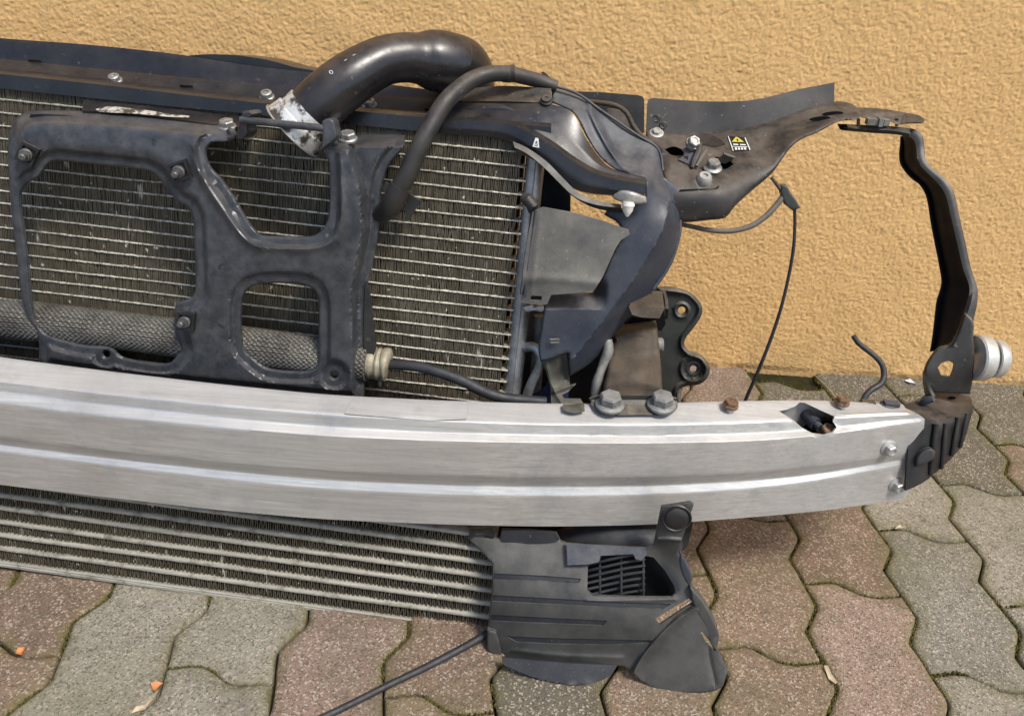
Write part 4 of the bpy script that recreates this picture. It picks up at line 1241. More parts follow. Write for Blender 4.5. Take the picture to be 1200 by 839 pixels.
def armn(x, y):
    n_ = _ab(x, y)
    d = linedist(CREF, x, y)
    side = x - np.interp(y, CREF[:, 1], CREF[:, 0])
    n_ = n_ + np.where((side > 0) & (y > 236), np.minimum(d * .0013, .03), 0)          # outer face falls back from the crease
    n_ = n_ + np.where((side < 0) & (d < 9) & (y > 240), -0.0016 * (1 - d / 9), 0)
    led = np.clip((363 - y) / 18, 0, 1) * np.clip((712 - x) / 16, 0, 1) * np.clip((y - 325) / 12, 0, 1)
    return n_ + .020 * led                                                              # ledge on top of the lower box
arm = surf('headlight_arm', ARM, armn, M_blueplastic, FE_, t=0.003, step=3.5, res=3.5, fillet=2.5, fdepth=0.003, hole_fillet=False, sm=62,
           ridges=[([(690, 118), (697, 140), (711, 168), (725, 192), (745, 207)], 2.6, 0.003), ([(690, 131), (703, 158), (720, 184), (757, 206)], 2.2, 0.0022)], creases=[(CRE, 3.0), ([(636, 363), (660, 363), (704, 363)], 2.0), ([(640, 345.5), (672, 345), (694, 344.5)], 1.5)])
tag(arm, 'dusty blue black plastic headlight arm curving down to the beam')
tube('edge_roll', [(797, 253, .150, 2.2), (796, 275, .146, 2.4), (785, 309, .141, 2.4), (766, 339, .134, 2.2)], M_blueplastic, arm, seg=10)
tube('upper_rim', [(646, 101, .171, 1.4), (662, 104.5, .169, 1.6), (681, 112.5, .167, 1.6), (700, 126.5, .165, 1.6), (722, 141.5, .163, 1.6), (750, 160.5, .161, 1.6), (768, 171, .159, 1.6), (774, 180, .157, 1.6), (777, 200, .152, 1.6)], M_blueplastic, arm, seg=8)
surf('flap', [(776, 207), (783, 211), (794, 220), (803, 231), (804.5, 240), (795, 240.5), (782, 240)], tps([(776, 207, .142), (804, 236, .146), (782, 240, .140)]), M_blueplastic, arm, t=0.003, step=5, res=3, fillet=3)
surf('flag', [(634, 85), (637, 84.5), (645, 92), (649, 100), (646, 103), (641, 98)], .168, M_panel, arm, t=0.003, step=3, res=2)
surf('stamp', [(644, 397), (655, 396.5), (656, 398.5), (645, 399)], .0925, M_greyplastic, arm, t=0.0008, step=3, res=2, smooth=False)
surf('stamp', [(645, 401), (655, 400.5), (655.5, 402), (645.5, 402.5)], .0925, M_greyplastic, arm, t=0.0008, step=3, res=2, smooth=False)
# chrome spring nut with its white pin
surf('spring_nut', [(717, 228), (722, 226), (728, 223.5), (742, 225.5), (757, 231), (758, 238), (745, 239.5), (727, 236.5), (718, 232)], tps([(717, 229, .098), (740, 228, .088), (740, 239, .090), (758, 235, .096)]), M_shiny, rail, t=0.004, step=3, res=2.5, fillet=3)
lathe('pin', O(np.array(736.5), np.array(236.0), .094), -V + 0.05 * U, [(0, .0060), (.004, .0064), (.006, .0052), (.009, .0048), (.0125, .0026), (.0145, .0013)], M_white, rail, 18)

# ------------------------------------------------------------------ grey air guide
guide = surf('air_guide', [(624, 249), (630, 245), (636, 243), (672, 249.5), (706, 259), (737, 270), (738, 275), (727, 282), (721, 292), (706, 325), (695, 342), (670, 344), (646, 345.5), (641, 357), (625, 357), (611, 355), (610, 347), (614, 310), (618, 280)],
             tps([(624, 250, .100), (660, 260, .092), (737, 272, .092), (700, 330, .086), (615, 350, .098), (640, 335, .090), (655, 300, .090)]), M_greyplastic, FE_,
             holes=[[(622, 346.5), (635, 347), (634.5, 352.5), (621.5, 352)]], t=0.0025, step=6, res=5, smooth=False, ridges=[([(612, 327), (640, 326), (700, 332)], 6, 0.0025), ([(632, 250), (622, 350)], 4, 0.0012)])
tag(guide, 'flat dusty grey plastic air guide beside the radiator')
loft('blue_strip', [[(622, 248, .106), (615, 300, .104), (609, 345, .102)], [(627, 247, .098), (620, 300, .096), (614, 346, .095)], [(631, 247, .0995), (624, 300, .0975), (617, 348, .0965)]], M_blueplastic, guide, m=24, t=0.0015, sub=2)
surf('foot_clip', [(613, 359), (622, 357.5), (626, 360.5), (631, 358), (638, 359), (640, 363), (635, 366), (626, 364.5), (617, 366), (612, 363)], .104, M_alpipe, guide, t=0.004, step=3, res=2.5, fillet=2)

# ------------------------------------------------------------------ right side: crash box, mounting plate, bracket, pipes
plate = surf('mounting_plate', [(720, 345), (745, 338), (774, 337), (787, 337), (803, 341), (815, 348.5), (823, 360), (821, 372), (809, 389), (803, 397), (802, 405), (808, 412), (819, 415), (828, 423), (832, 433), (828, 444), (819, 450.5), (804, 452.5), (796, 457), (793, 466), (794, 484), (720, 484)], tps([(720, 345, .205), (800, 345, .20), (830, 430, .20), (720, 480, .20)]), M_plate, FE_,
             holes=[[(799 + 4.6 * math.cos(a), 364 + 4.6 * math.sin(a)) for a in np.linspace(0, 6.28, 11)[:-1]], [(812.5 + 4 * math.cos(a), 432.5 + 4.5 * math.sin(a)) for a in np.linspace(0, 6.28, 11)[:-1]]],
             t=0.004, step=6, res=4, ridges=[([(774, 340), (803, 344), (813, 351), (819.5, 361), (817, 371), (805, 388), (799, 397), (799, 407), (807, 415), (818, 418.5), (826, 426), (828.5, 433), (825, 442), (816, 447), (802, 449), (793, 455), (790, 466)], 2.6, 0.005),
                                           ([(799 + 8 * math.cos(a), 364 + 8 * math.sin(a)) for a in np.linspace(0, 6.28, 15)], 2.2, 0.003), ([(812.5 + 14.5 * math.cos(a), 432.5 + 14.5 * math.sin(a)) for a in np.linspace(0, 6.28, 19)], 2.4, 0.004), ([(812.5 + 7 * math.cos(a), 432.5 + 7 * math.sin(a)) for a in np.linspace(0, 6.28, 15)], 3, 0.002)])
tag(plate, 'black steel mounting plate with two round lobes and bolt holes')
tube('stay', [(797, 455, .205, 3), (795, 465, .19, 3), (797, 480, .18, 3)], M_plate, plate, seg=8)
lathe('stud', O(np.array(771.0), np.array(404.0), .17), (1, 0, .1), [(-.01, .008), (.004, .008), (.006, .006)], M_oldpipe, plate, 16)
crash = surf('crash_box', [(703, 484), (706, 462), (710, 443), (715, 415), (719, 392), (735, 387), (770, 382), (773, 411), (775.5, 438), (777, 484)], tps([(719, 392, .135), (770, 382, .14), (703, 480, .085), (777, 480, .085), (735, 430, .108)]), M_crash, FE_, t=0.04, step=5, res=4, smooth=False, fillet=5, fdepth=.005,
             ridges=[([(708, 452), (740, 446), (776, 452)], 8, 0.005), ([(716, 410), (745, 418), (774, 412)], 9, -0.004), ([(712, 432), (745, 436), (775, 430)], 7, 0.003), ([(722, 396), (742, 391), (752, 391)], 3.5, .003)], sm=45)
tag(crash, 'dirty brown steel crash box bolted behind the beam')
flange = surf('bolt_flange', [(690, 470), (700, 467), (780, 467), (792, 470), (793, 480), (785, 487.5), (745, 489), (707, 488.5), (697, 483)], 0, M_plate, crash, t=0.003, step=5, res=3.5, pos=lambda x, y: beam_pos(x, y) + np.array([0, -0.002, 0.0042]))
for x in (713.5, 773.5):
    hexbolt('bolt', beam_pos(np.array([x]), np.array([480.5]))[0] + np.array([0, -.002, .0075]), (0, -.08, 1), 0.0110, 0.0125, M_greybolt, crash, 1.3, dish=False, phase=.15)
hook = loft('hook_bracket', [[(739, 346, .140), (752, 342, .142), (776, 341, .145)], [(738, 357, .112), (752, 356, .112), (778, 356, .115)], [(737, 360, .106), (752, 360, .106), (779, 361, .108)], [(741, 369, .104), (752, 372, .104), (773, 373, .106)]], M_crash, FE_, m=24, t=0.003, sub=4)
tag(hook, 'small rusty hook bracket below the headlight arm')
loft('side_wall', [[(776, 341, .145), (779, 350, .128), (780, 362, .112)], [(776, 352, .16), (779, 362, .15), (779, 374, .135)]], M_cap, hook, m=14, t=0.003, sub=3)
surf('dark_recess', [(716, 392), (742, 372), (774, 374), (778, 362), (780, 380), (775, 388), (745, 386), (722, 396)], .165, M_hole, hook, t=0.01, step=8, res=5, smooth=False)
tube('corrugated_pipe', [(712, 398, .125, 5.5), (713, 410, .122, 6.6), (708, 425, .118, 6.2), (704, 436, .115, 5.8), (700, 448, .112, 6.6), (698, 462, .11, 6), (699, 484, .11, 6)], M_oldpipe, FE_, seg=16)
surf('broken_duct', [(634, 424), (645, 421), (658, 416), (664, 414), (666, 425), (667, 441), (668, 452), (675, 450), (666, 459), (658, 463), (661, 468), (680, 468), (685, 476), (684, 486), (672, 487), (659, 484), (646, 473), (645, 452), (640, 436)],
     tps([(634, 424, .108), (660, 418, .104), (646, 470, .100), (668, 448, .112), (684, 486, .085), (660, 482, .085)]), M_olive, FE_, t=0.003, step=4, res=3, smooth=False, ridges=[([(641, 430), (648, 455), (660, 475)], 3, 0.003), ([(650, 459), (672, 451)], 2.5, .003), ([(657, 417), (663, 445)], 3, -.003)])
surf('broken_tab', [(659, 478), (670, 478), (684, 477), (684.5, 485), (672, 487), (660, 484)], 0, M_olive, FE_, t=0.004, step=4, res=3, pos=lambda x, y: beam_pos(x, y) + np.array([0, -0.003, 0.005]))
surf('gap_shade_panel', [(606, 346), (640, 340), (700, 350), (725, 380), (725, 485), (600, 485)], .185, M_core, FE_, t=0.004, step=12, res=8, smooth=False)  # added dark sheet, stands in for shade in the gaps beside the header

# ------------------------------------------------------------------ fender panel on the right
FP = [(757, 152), (780, 156), (820, 155), (850, 153), (880, 148.5), (912, 138), (945, 127), (977, 119.5), (992, 120), (1003, 125), (1009, 134), (1006, 139.5), (982, 143), (957, 156), (938, 164), (926, 174), (917, 186), (905, 203), (882, 223), (862, 241), (850, 255), (832, 258), (797, 261), (786, 258), (780, 230), (776, 200), (774, 178), (758, 162)]
fpn = tps([(757, 152, .215), (820, 155, .235), (880, 148.5, .238), (945, 127, .255), (977, 119.5, .27), (1000, 123, .262), (1008, 135, .235), (982, 141, .225), (957, 153, .212), (930, 166, .200), (915, 184, .188), (900, 200, .178), (875, 212, .165), (842, 220, .150), (795, 222, .145), (776, 200, .160), (800, 190, .178), (850, 190, .190), (870, 170, .210),
           (905, 208, .176), (882, 226, .166), (850, 233, .148), (800, 233, .143), (850, 254, .150), (797, 259, .147), (830, 257, .147), (940, 145, .23), (900, 175, .205)])
fp = surf('fender_panel', FP, fpn, M_panel, FE_, holes=[[(779, 175), (790, 172), (803, 177), (800, 183), (787, 182)], [(838, 184), (852, 186), (860, 193), (850, 199), (838, 196)]], t=0.003, step=5, res=4, fillet=5, fdepth=.006, hole_fillet=False, sm=45,
          ridges=[([(925, 170), (950, 155), (985, 139)], 8, .004), ([(930, 145), (960, 135)], 7, -.004), ([(895, 165), (920, 150)], 8, -.003), ([(785, 190), (800, 193), (812, 200), (815, 212)], 6, .004)])
tag(fp, 'dust covered black fender panel reaching out to the right')
for x, y in ((976, 133.5), (961, 139.5)):
    n_ = float(fpn(np.array([float(x)]), np.array([float(y)]))[0])
    surf('oval_hole', [(x + 12.5 * math.cos(a), y + 2.6 * math.sin(a) - 1.0 * math.cos(a)) for a in np.linspace(0, 6.28, 17)[:-1]], n_ - .0045, M_hole, fp, t=0.001, step=3, res=2.5)
surf('black_patch', [(812, 158), (830, 157), (842, 162), (850, 169), (838, 172), (822, 169), (812, 164)], lambda x, y: fpn(x, y) - .0012, M_gloss, fp, t=0.0012, step=4, res=3)
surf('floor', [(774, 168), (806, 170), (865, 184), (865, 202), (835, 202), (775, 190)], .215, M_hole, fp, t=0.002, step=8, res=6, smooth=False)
surf('front_seam', [(797, 224), (842, 220.5), (843, 217.5), (838, 221), (797, 222.5)], lambda x, y: fpn(x, y) - .0016, M_hole, fp, t=0.001, step=3, res=2, smooth=False)
rearpl = surf('rear_plate', [(757, 154), (758.5, 122), (760, 117), (765, 115), (790, 117), (820, 119), (850, 119.5), (875, 118.5), (895, 115.5), (932, 106), (960, 100.5), (978, 97), (977.5, 121), (945, 129), (912, 140), (880, 150), (850, 155), (820, 157), (780, 158)], tps([(757, 154, .217), (820, 157, .237), (880, 150, .24), (945, 129, .257), (978, 121, .272), (760, 117, .221), (820, 119, .241), (880, 118, .245), (978, 97, .276)]), M_panel, FE_, t=0.0025, step=7, res=4, smooth=False)
tag(rearpl, 'thin upright black plate along the back of the fender panel')
for x, y in ((770, 139), (777.5, 147)):
    tube('weld_ring', [(x + 4.2 * math.cos(a), y + 3.6 * math.sin(a), .2195 + .00018 * (x - 757), .7) for a in np.linspace(0, 6.28, 13)], M_strut, rearpl, seg=6)
rp2 = surf('rear_plate', [(672, 107.5), (700, 108), (748, 112), (753, 113.5), (755, 117), (755, 156), (740, 158), (700, 140), (672, 125)], .215, M_panel, FE_, t=0.0025, step=7, res=4, smooth=False)
tag(rp2, 'thin upright black plate behind the headlight arm')
tube('brown_strap', [(690, 119, .188, 2.5), (706, 121, .186, 3), (722, 124, .184, 3), (734, 132, .182, 3), (741, 146, .180, 3), (750, 158, .178, 3), (765, 168, .176, 3)], M_crash, FE_, seg=12)
surf('beige_pad', [(712, 128), (724, 129), (733, 135), (738, 148), (737, 152), (725, 142), (712, 134)], .20, M_browncable, FE_, t=0.006, step=4, res=3)
hexbolt('bolt', O(np.array(769.5), np.array(156.0), float(fpn(np.array([769.5]), np.array([156.]))[0]) - .001), (0, -.45, 1), 0.0050, 0.0040, M_shiny, fp, 1.5, dish=True)
hexbolt('bolt', O(np.array(835.0), np.array(197.0), .172), (0, -.35, 1), 0.0068, 0.0085, M_steel, fp, 1.4, dish=False)
v_, f_ = lathe_geo(O(np.array(825.0), np.array(211.5), .155), (0, -.45, 1), [(-.002, .0078), (.002, .0078), (.005, .0070), (.007, .0056), (.007, .0028), (.005, .0026)], 22)
mk('bolt', v_, f_, M_shiny, fp, 30)
# hood catch: sheet clip, slotted bolt, spring clip
clip = surf('spring_clip', [(799, 176), (806, 172), (812, 172), (822, 168), (821, 174), (815, 181), (812, 196), (808, 193), (795, 187), (804, 181)], tps([(799, 176, .178), (822, 168, .180), (812, 196, .168)]), M_blueplastic, fp, t=0.002, step=3, res=2.5, smooth=False, holes=[[(800, 184), (807, 182), (806, 188)]])
tube('clip_side', [(820, 168, .178, 3.4), (818, 178, .174, 3.6), (813, 190, .168, 3.4), (811, 197, .165, 2.2)], M_strut, fp, seg=8)
tube('clip_side', [(828, 176, .176, 2.2), (823, 184, .172, 2.6), (816, 195, .167, 2.2)], M_browncable, fp, seg=8)
hexbolt('nut', O(np.array(811.0), np.array(169.0), .178), (.25, -.6, .7), 0.0066, 0.007, M_steel, fp, 1.1)
surf('clip_base', [(815, 199), (828, 194), (842, 198), (846, 201), (838, 204), (826, 203)], .172, M_strut, fp, t=0.002, step=3, res=2.5, smooth=False)
surf('spring_clip', [(842, 186), (848, 181), (860, 183), (861, 186), (854, 190), (850, 192), (843, 191)], tps([(842, 188, .180), (860, 184, .184), (848, 182, .174)]), M_blueplastic, fp, t=0.002, step=3, res=2.5, smooth=False)
tube('clip_side', [(848, 180.5, .176, 1.4), (855, 183, .177, 1.4), (861, 185, .179, 1.4)], M_browncable, fp, seg=8)
# warning sticker
stn = lambda d: (lambda x, y: fpn(x, y) - .0008 - d)
st = surf('sticker', [(853, 159.5), (873, 161.5), (879.5, 176), (859, 177.5)], stn(.0004), M_sticker, fp, t=0.0005, step=4, res=3, smooth=False)
surf('triangle_mark', [(857.5, 166.5), (862.5, 160.5), (866, 162), (872, 166.8)], stn(.0011), M_yellow, st, t=0.0004, step=3, res=2, smooth=False)
surf('exclamation', [(863.3, 163), (865, 163.2), (865.4, 165.6), (864, 165.4)], stn(.0016), M_sticker, st, t=0.0003, step=2, res=1.5, smooth=False)
for q in ([(859, 168.6), (865, 168.9), (865.3, 170.4), (859.5, 170.2)], [(867, 169), (873.5, 169.3), (874, 170.8), (867.4, 170.4)], [(861, 173), (863.5, 173.1), (864, 175.9), (861.5, 175.9)], [(864.8, 173.1), (867, 173.2), (867.5, 175.8), (865.2, 175.8)], [(868.2, 173.2), (870.4, 173.3), (871, 175.7), (868.7, 175.7)], [(871.5, 173.3), (874, 173.3), (874.7, 175.6), (872.1, 175.6)]):
    surf('print_line', q, stn(.0011), M_print, st, t=0.0004, step=3, res=2, smooth=False)
for a, b in (((853.4, 160), (859.3, 177)), ((873, 161.8), (879, 175.8)), ((857, 172), (875.5, 172.6))):
    d = 0.45
    surf('print_border', [(a[0] - d, a[1]), (a[0] + d, a[1] - d), (b[0] + d, b[1] - d), (b[0] - d, b[1] + d)], stn(.0011), M_print, st, t=0.0004, step=4, res=3, smooth=False)

# ------------------------------------------------------------------ fender strut on the far right
so = np.array([(1063, 150), (1074, 152.5), (1081, 159), (1083, 172), (1084, 185), (1089, 194), (1098, 202), (1108, 211), (1117, 224), (1123, 249), (1131, 284), (1138, 316), (1145, 337), (1144.5, 357), (1140.5, 375), (1140, 394), (1142, 413)], float)
si = np.array([(1055, 157), (1064, 160), (1071, 164), (1074, 174), (1075, 187), (1081, 197), (1090, 206), (1100, 216), (1108, 228), (1114, 252), (1122, 286), (1129, 316), (1136, 336), (1135, 352), (1129, 370), (1122, 390), (1114, 405)], float)
sb = np.array([(1058, 160), (1058, 165), (1057, 172), (1056, 181), (1057, 190), (1063, 200), (1071, 208), (1080, 215), (1088, 230), (1093, 260), (1098, 286), (1103, 311), (1105.5, 332), (1099.5, 354), (1096.5, 380), (1094, 400), (1092, 412)], float)
kk = len(so)
nf = np.interp(np.arange(kk), [0, 3, 8, 13, 16], [.258, .250, .225, .198, .186])
z3 = lambda a, n_: np.c_[a, n_]
st_rows = [z3(so + [0.5, 0.5], nf + .006), z3(so, nf), z3(so * 0.55 + si * 0.45, nf - .001), z3(si, nf), z3(si * .96 + sb * .04, nf + .004), z3(si * 0.45 + sb * 0.55, nf + .022), z3(si * .12 + sb * .88, nf + .040), z3(sb, nf + .038)]
G_ = []
for r_ in st_rows:
    q = catmull(r_, 3)
    s_ = np.r_[0, np.cumsum(np.linalg.norm(np.diff(catmull(z3(so, nf), 3)[:, :2], axis=0), axis=1))] if False else np.linspace(0, 1, len(q))
    w_ = np.linspace(0, 1, 80)
    G_.append(np.stack([np.interp(w_, s_, q[:, i]) for i in range(3)], -1))
strut = loft('fender_strut', [list(map(tuple, g)) for g in G_[:4]], M_strut, FE_, m=90, t=0.0028, sub=2, sm=40)
tag(strut, 'bent black channel strut standing at the right end')
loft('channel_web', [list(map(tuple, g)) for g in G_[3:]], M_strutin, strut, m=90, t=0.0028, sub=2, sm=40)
loft('top_flange', [[(985, 145.5, .262), (1020, 147, .252), (1050, 148.5, .242), (1066, 150.5, .236)], [(985, 150, .255), (1020, 152, .246), (1050, 154, .238), (1066, 157, .233)], [(986, 153, .258), (1020, 156, .249), (1050, 158, .241), (1066, 161, .236)]], M_strut, strut, m=24, t=0.004, sub=2)
surf('flange_end', [(983, 146), (992, 146), (995, 152), (986, 152.5)], .254, M_hole, strut, t=0.006, step=4, res=3, smooth=False)
blade = surf('top_blade', [(1003, 126), (1030, 127.5), (1060, 132), (1078, 136), (1084, 140.5), (1082, 145), (1066, 145.5), (1052, 146.5), (1040, 141), (1010, 138.5)], tps([(1003, 126, .275), (1084, 141, .255), (1010, 138, .250), (1052, 146, .238), (1060, 132, .262)]), M_strut, strut, t=0.003, step=5, res=3.5)
surf('blade_tip', [(1060, 133), (1078, 136.5), (1083, 140.5), (1081, 144), (1062, 144), (1056, 145)], tps([(1060, 133, .260), (1083, 140, .254), (1056, 145, .238)]), M_cap, strut, t=0.0025, step=4, res=3)
for x in (1006, 1051):
    tube('spacer', [(x, 139, .246, 2.2), (x, 148, .246, 2.2)], M_cap, strut, seg=8)
v_, f_ = join_geo([box_geo(O(np.array(1022.0), np.array(142.5), .246), .006, .004, .0032), box_geo(O(np.array(1031.0), np.array(143.0), .245), .0022, .005, .004), box_geo(O(np.array(1038.0), np.array(143.5), .245), .003, .004, .0030)])
mk('nut_cage', v_, f_, M_oldpipe, strut, 30)
foot = surf('strut_foot', [(1131, 366), (1140.5, 376), (1140.5, 395), (1142, 413), (1140.5, 438), (1137, 462), (1115, 461), (1091, 460), (1087, 453), (1084, 441), (1085, 430), (1093, 416), (1101, 407.5), (1110, 405), (1118, 400), (1125, 385)], tps([(1131, 366, .192), (1140, 380, .186), (1140, 440, .180), (1137, 462, .184), (1091, 458, .186), (1085, 435, .186), (1105, 408, .189)]), M_strut, FE_,
            holes=[[(1099, 431), (1103, 426), (1111, 423), (1118, 426.5), (1117.5, 433), (1114, 441.5), (1103, 440)]], t=0.003, step=5, res=3.5, fillet=2.5, fdepth=.002, hole_fillet=False)
tag(foot, 'grey black foot of the strut with a round hole')
loft('foot_side', [[(1084, 432, .188), (1084, 442, .186), (1088, 455, .184), (1093, 465, .180)], [(1081, 436, .202), (1081, 446, .202), (1083, 458, .2), (1084, 468, .197)]], M_cap, foot, m=20, t=0.003, sub=3)
tube('blue_plug', [(1078, 473, .172, 3), (1083, 470, .169, 5), (1090, 468, .167, 5), (1094, 467, .165, 4)], M_blueplastic, foot, seg=12)
# alloy bushing on the strut
pb = O(np.array(1140.0), np.array(419.0), .192); axb = U * 0.97 + N * 0.15 + V * 0.02
bush = lathe('bushing', pb, axb, [(0, .016), (0, .0235), (.002, .0250), (.012, .0250), (.0145, .0240), (.0150, .0160), (.0200, .0155), (.0200, .0195), (.0212, .0208), (.0290, .0208), (.0315, .0192), (.0320, .015), (.0300, .008)], M_bushing, FE_, 40)
tag(bush, 'pale grooved alloy bushing on the outer side of the strut')
lathe('groove_ring', pb + axb * .0140, axb, [(0, .0168), (.006, .0168)], M_cable, bush, 30)

# ------------------------------------------------------------------ intercooler under the beam
ICN = 0.052
icL = [(0, 549.5), (0, 565), (0, 580.5), (0, 596), (0, 612), (0, 627), (0, 643)]
icR = [(572, 629), (572, 645), (572, 660.5), (572, 676.5), (572, 692), (572, 708), (572, 724)]
botL, botR = (0, 659), (572, 739.5)
def ic_line(a, b):
    A = O(np.array([a[0], b[0]], float), np.array([a[1], b[1]], float), ICN)
    ua, va, _ = W2L(A)
    return lambda u: va[0] + (va[1] - va[0]) * (u - ua[0]) / (ua[1] - ua[0])
icl = [ic_line(a, b) for a, b in zip(icL, icR)]
icb = ic_line(botL, botR)
uR2 = W2L(O(np.array(574.0), np.array(690.0), ICN))[0]; uL2 = -1.12
usb = np.array([uL2, uR2])
bk = np.array([L2W(usb, icl[0](usb) + 0.012, np.full(2, ICN + .026)), L2W(usb, icb(usb), np.full(2, ICN + .026))])
ic = sheet('intercooler', bk, M_core, FE_, 0.03)
tag(ic, 'dirty aluminium intercooler with wide pale tubes under the beam')
for q, l in enumerate(icl):
    us = np.arange(uL2, uR2 + .004, .004)
    ha = 0.0031 + RNG.normal(0, .00012, len(us)); wv = RNG.normal(0, .00012, len(us))
    c = l(us) + 0.0004 * np.sin(us * 15 + q * 2)
    prof = [(.9, .020), (1.0, .0035), (.75, .0010), (.3, 0), (-.3, 0), (-.75, .0010), (-1.0, .0035), (-.9, .020)]
    Q = np.array([L2W(us, c + p * ha, ICN - .0012 + d + wv) for p, d in prof])
    a, b = Q.shape[:2]
    f = [(i * b + j, i * b + j + 1, ((i + 1) % a) * b + j + 1, ((i + 1) % a) * b + j) for i in range(a) for j in range(b - 1)]
    f += [tuple(i * b for i in range(a)), tuple(i * b + b - 1 for i in range(a))]
    mk('tube', Q.reshape(-1, 3), f, M_ictube, ic, 40)
rows_ = [(uL2, uR2, lambda u, a=l0, b=l1: (a(u) - .0026, b(u) + .0026)) for l0, l1 in zip(icl[:-1], icl[1:])]
rows_.append((uL2, uR2, lambda u: (icl[-1](u) - .0026, icb(u) + .0015)))
fin_rows('fins', rows_, M_fins, ic, 0.0024, 0.0010, ICN + .0012, .014, slant=0.0006, bend=0.0003)
us = np.linspace(uL2, uR2 - 0.004, 60)
pr = [(.0022, .004), (.0024, -.0005), (.0008, -.0015), (.0002, -.0005), (-.0008, -.0005), (-.0016, -.0016), (-.0046, -.0012), (-.0056, .0015), (-.0056, .024)]
Q = np.array([L2W(us, icb(us) + p, np.full(len(us), ICN + d)) for p, d in pr])
sheet('bottom_plate', Q, M_ictube, ic, 0.0010, 25)

# ------------------------------------------------------------------ lower air duct on the right
SH = [(546, 629), (560, 629), (585, 631), (588, 620), (620, 621), (652, 624), (657, 634), (666, 638), (710, 640), (756, 642.5), (766, 638), (770, 618), (775, 593), (790, 591), (809, 588), (813, 591), (806, 612), (798, 636), (794, 648), (804, 664), (810, 675), (808, 686), (818, 698), (826, 712), (838, 731), (842, 746), (840, 758), (846, 770), (853, 786), (847, 804), (838, 809), (826, 811), (800, 812.5), (778, 811), (762, 805), (749, 796), (740, 786), (730, 780), (710, 779.5), (689, 779), (640, 776), (600, 771), (589, 772), (588, 765), (572, 762), (571, 740), (574, 715), (577, 690), (577, 660), (566, 648)]
SHH = [(689, 663), (696, 656), (704, 650.5), (730, 650), (752, 650), (766, 653), (779, 668), (790, 686), (792, 694), (787, 700), (760, 700), (720, 699), (695, 698), (688, 692)]
SG = [(767, 725), (790, 711), (807, 701), (813, 706), (795, 717), (773, 732)]
SS = [(820, 740), (823.5, 741), (832, 752), (840, 762), (837, 763), (827, 753)]
GR = [[(579, 671.5), (640, 674.5), (681, 678), (678, 683), (640, 681.5), (578, 679.5)], [(578, 697), (640, 700.5), (720, 705), (787, 707.5), (776, 714), (720, 712), (640, 708), (577, 704.5)],
      [(576, 720), (640, 723.5), (712, 727), (706, 733), (640, 730.5), (575, 727.5)], [(592, 745), (650, 747.5), (764, 750), (763, 753), (720, 755.5), (650, 754.5), (606, 752.5)]]
_sh = tps([(546, 632, .046), (588, 622, .046), (655, 628, .046), (580, 660, .030), (600, 700, .018), (575, 750, .026), (600, 768, .016), (690, 640, .038), (690, 660, .030), (770, 640, .030), (680, 690, .012), (700, 750, .006), (690, 778, .008), (760, 715, .010), (735, 778, .007), (800, 640, .024),
           (800, 690, .020), (775, 593, .018), (810, 589, .020), (790, 610, .020), (783, 630, .022), (812, 706, .016)])
WING = np.array([(742, 788), (752, 770), (768, 750), (790, 728), (814, 711)], float)
_wn = tps([(742, 788, .004), (768, 750, .007), (814, 711, .013), (853, 788, .004), (826, 811, .000), (778, 811, .000), (842, 746, .012), (830, 725, .013)])
def shn(x, y):
    x = np.asarray(x, float); y = np.asarray(y, float)
    wx = np.interp(y, WING[::-1, 1], WING[::-1, 0])
    d = np.where(y > 711, x - wx, -50.0)
    e = np.clip((d + 5) / 5, 0, 1)
    return np.where(e > 0, _sh(x, y) * (1 - e) + (_wn(x, y) - .006 * np.clip(1 - np.abs(d) / 12, 0, 1)) * e, _sh(x, y))
duct = surf('air_duct', SH, shn, M_duct, FE_, holes=[SHH, SG, SS] + GR, t=0.003, step=4, res=3.5, fillet=1.6, fdepth=.0015, sm=30, hole_fillet=False, smooth=False,
            ridges=[([(688, 704), (760, 703), (790, 702)], 2.5, .0015), ([(771, 632), (785, 632), (798, 633)], 2.5, .003), ([(600, 762), (660, 768), (728, 771)], 3, .0015), ([(838, 735), (830, 756), (838, 800)], 3, -.002)], creases=[(WING, 3.0)])
tag(duct, 'dusty black plastic air duct with ribs beside the intercooler')
for g in GR:
    c = np.mean(g, 0)
    surf('groove', [tuple(c + (np.array(p) - c) * np.array([1.02, 1.25])) for p in g], lambda x, y: shn(x, y) + .0016, M_ductdark, duct, t=0.002, step=7, res=5, smooth=False)
sn = lambda d: (lambda x, y: shn(x, y) + d)
# louvre behind the window
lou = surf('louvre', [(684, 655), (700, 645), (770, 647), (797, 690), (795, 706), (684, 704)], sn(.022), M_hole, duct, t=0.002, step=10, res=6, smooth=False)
for q in range(7):
    y = 655 + q * 7.2
    tube('slat', [(686, y + 7, .036 + shn(np.array([690.]), np.array([y]))[0] - .030, 1.7), (712, y + 1, .030, 1.7), (735, y - 4, .030, 1.7), (756, y - 7, .032, 1.6)], M_ductdark, duct, seg=8)
for x in (703, 728, 754):
    tube('slat', [(x, 648, .042, 1.5), (x, 675, .030, 1.5), (x, 701, .024, 1.5)], M_ductdark, duct, seg=8)
surf('upper_flap', [(588, 622), (620, 622.5), (651, 625), (655, 633), (640, 636), (592, 638), (587, 634)], .040, M_ductdark, duct, t=0.003, step=5, res=4)
surf('upper_flap', [(664, 637), (710, 641), (757, 644), (758, 650), (752, 656), (745, 655), (742, 649), (704, 651), (702, 658), (690, 661), (665, 662)], tps([(664, 640, .034), (757, 645, .026), (690, 660, .022)]), M_blueplastic, duct, t=0.003, step=5, res=3, smooth=False)
surf('catch', [(550, 622), (576, 621), (579, 630), (572, 628), (571, 624), (558, 624), (556, 630), (549, 629)], .042, M_cap, duct, t=0.004, step=3, res=2.5, smooth=False)
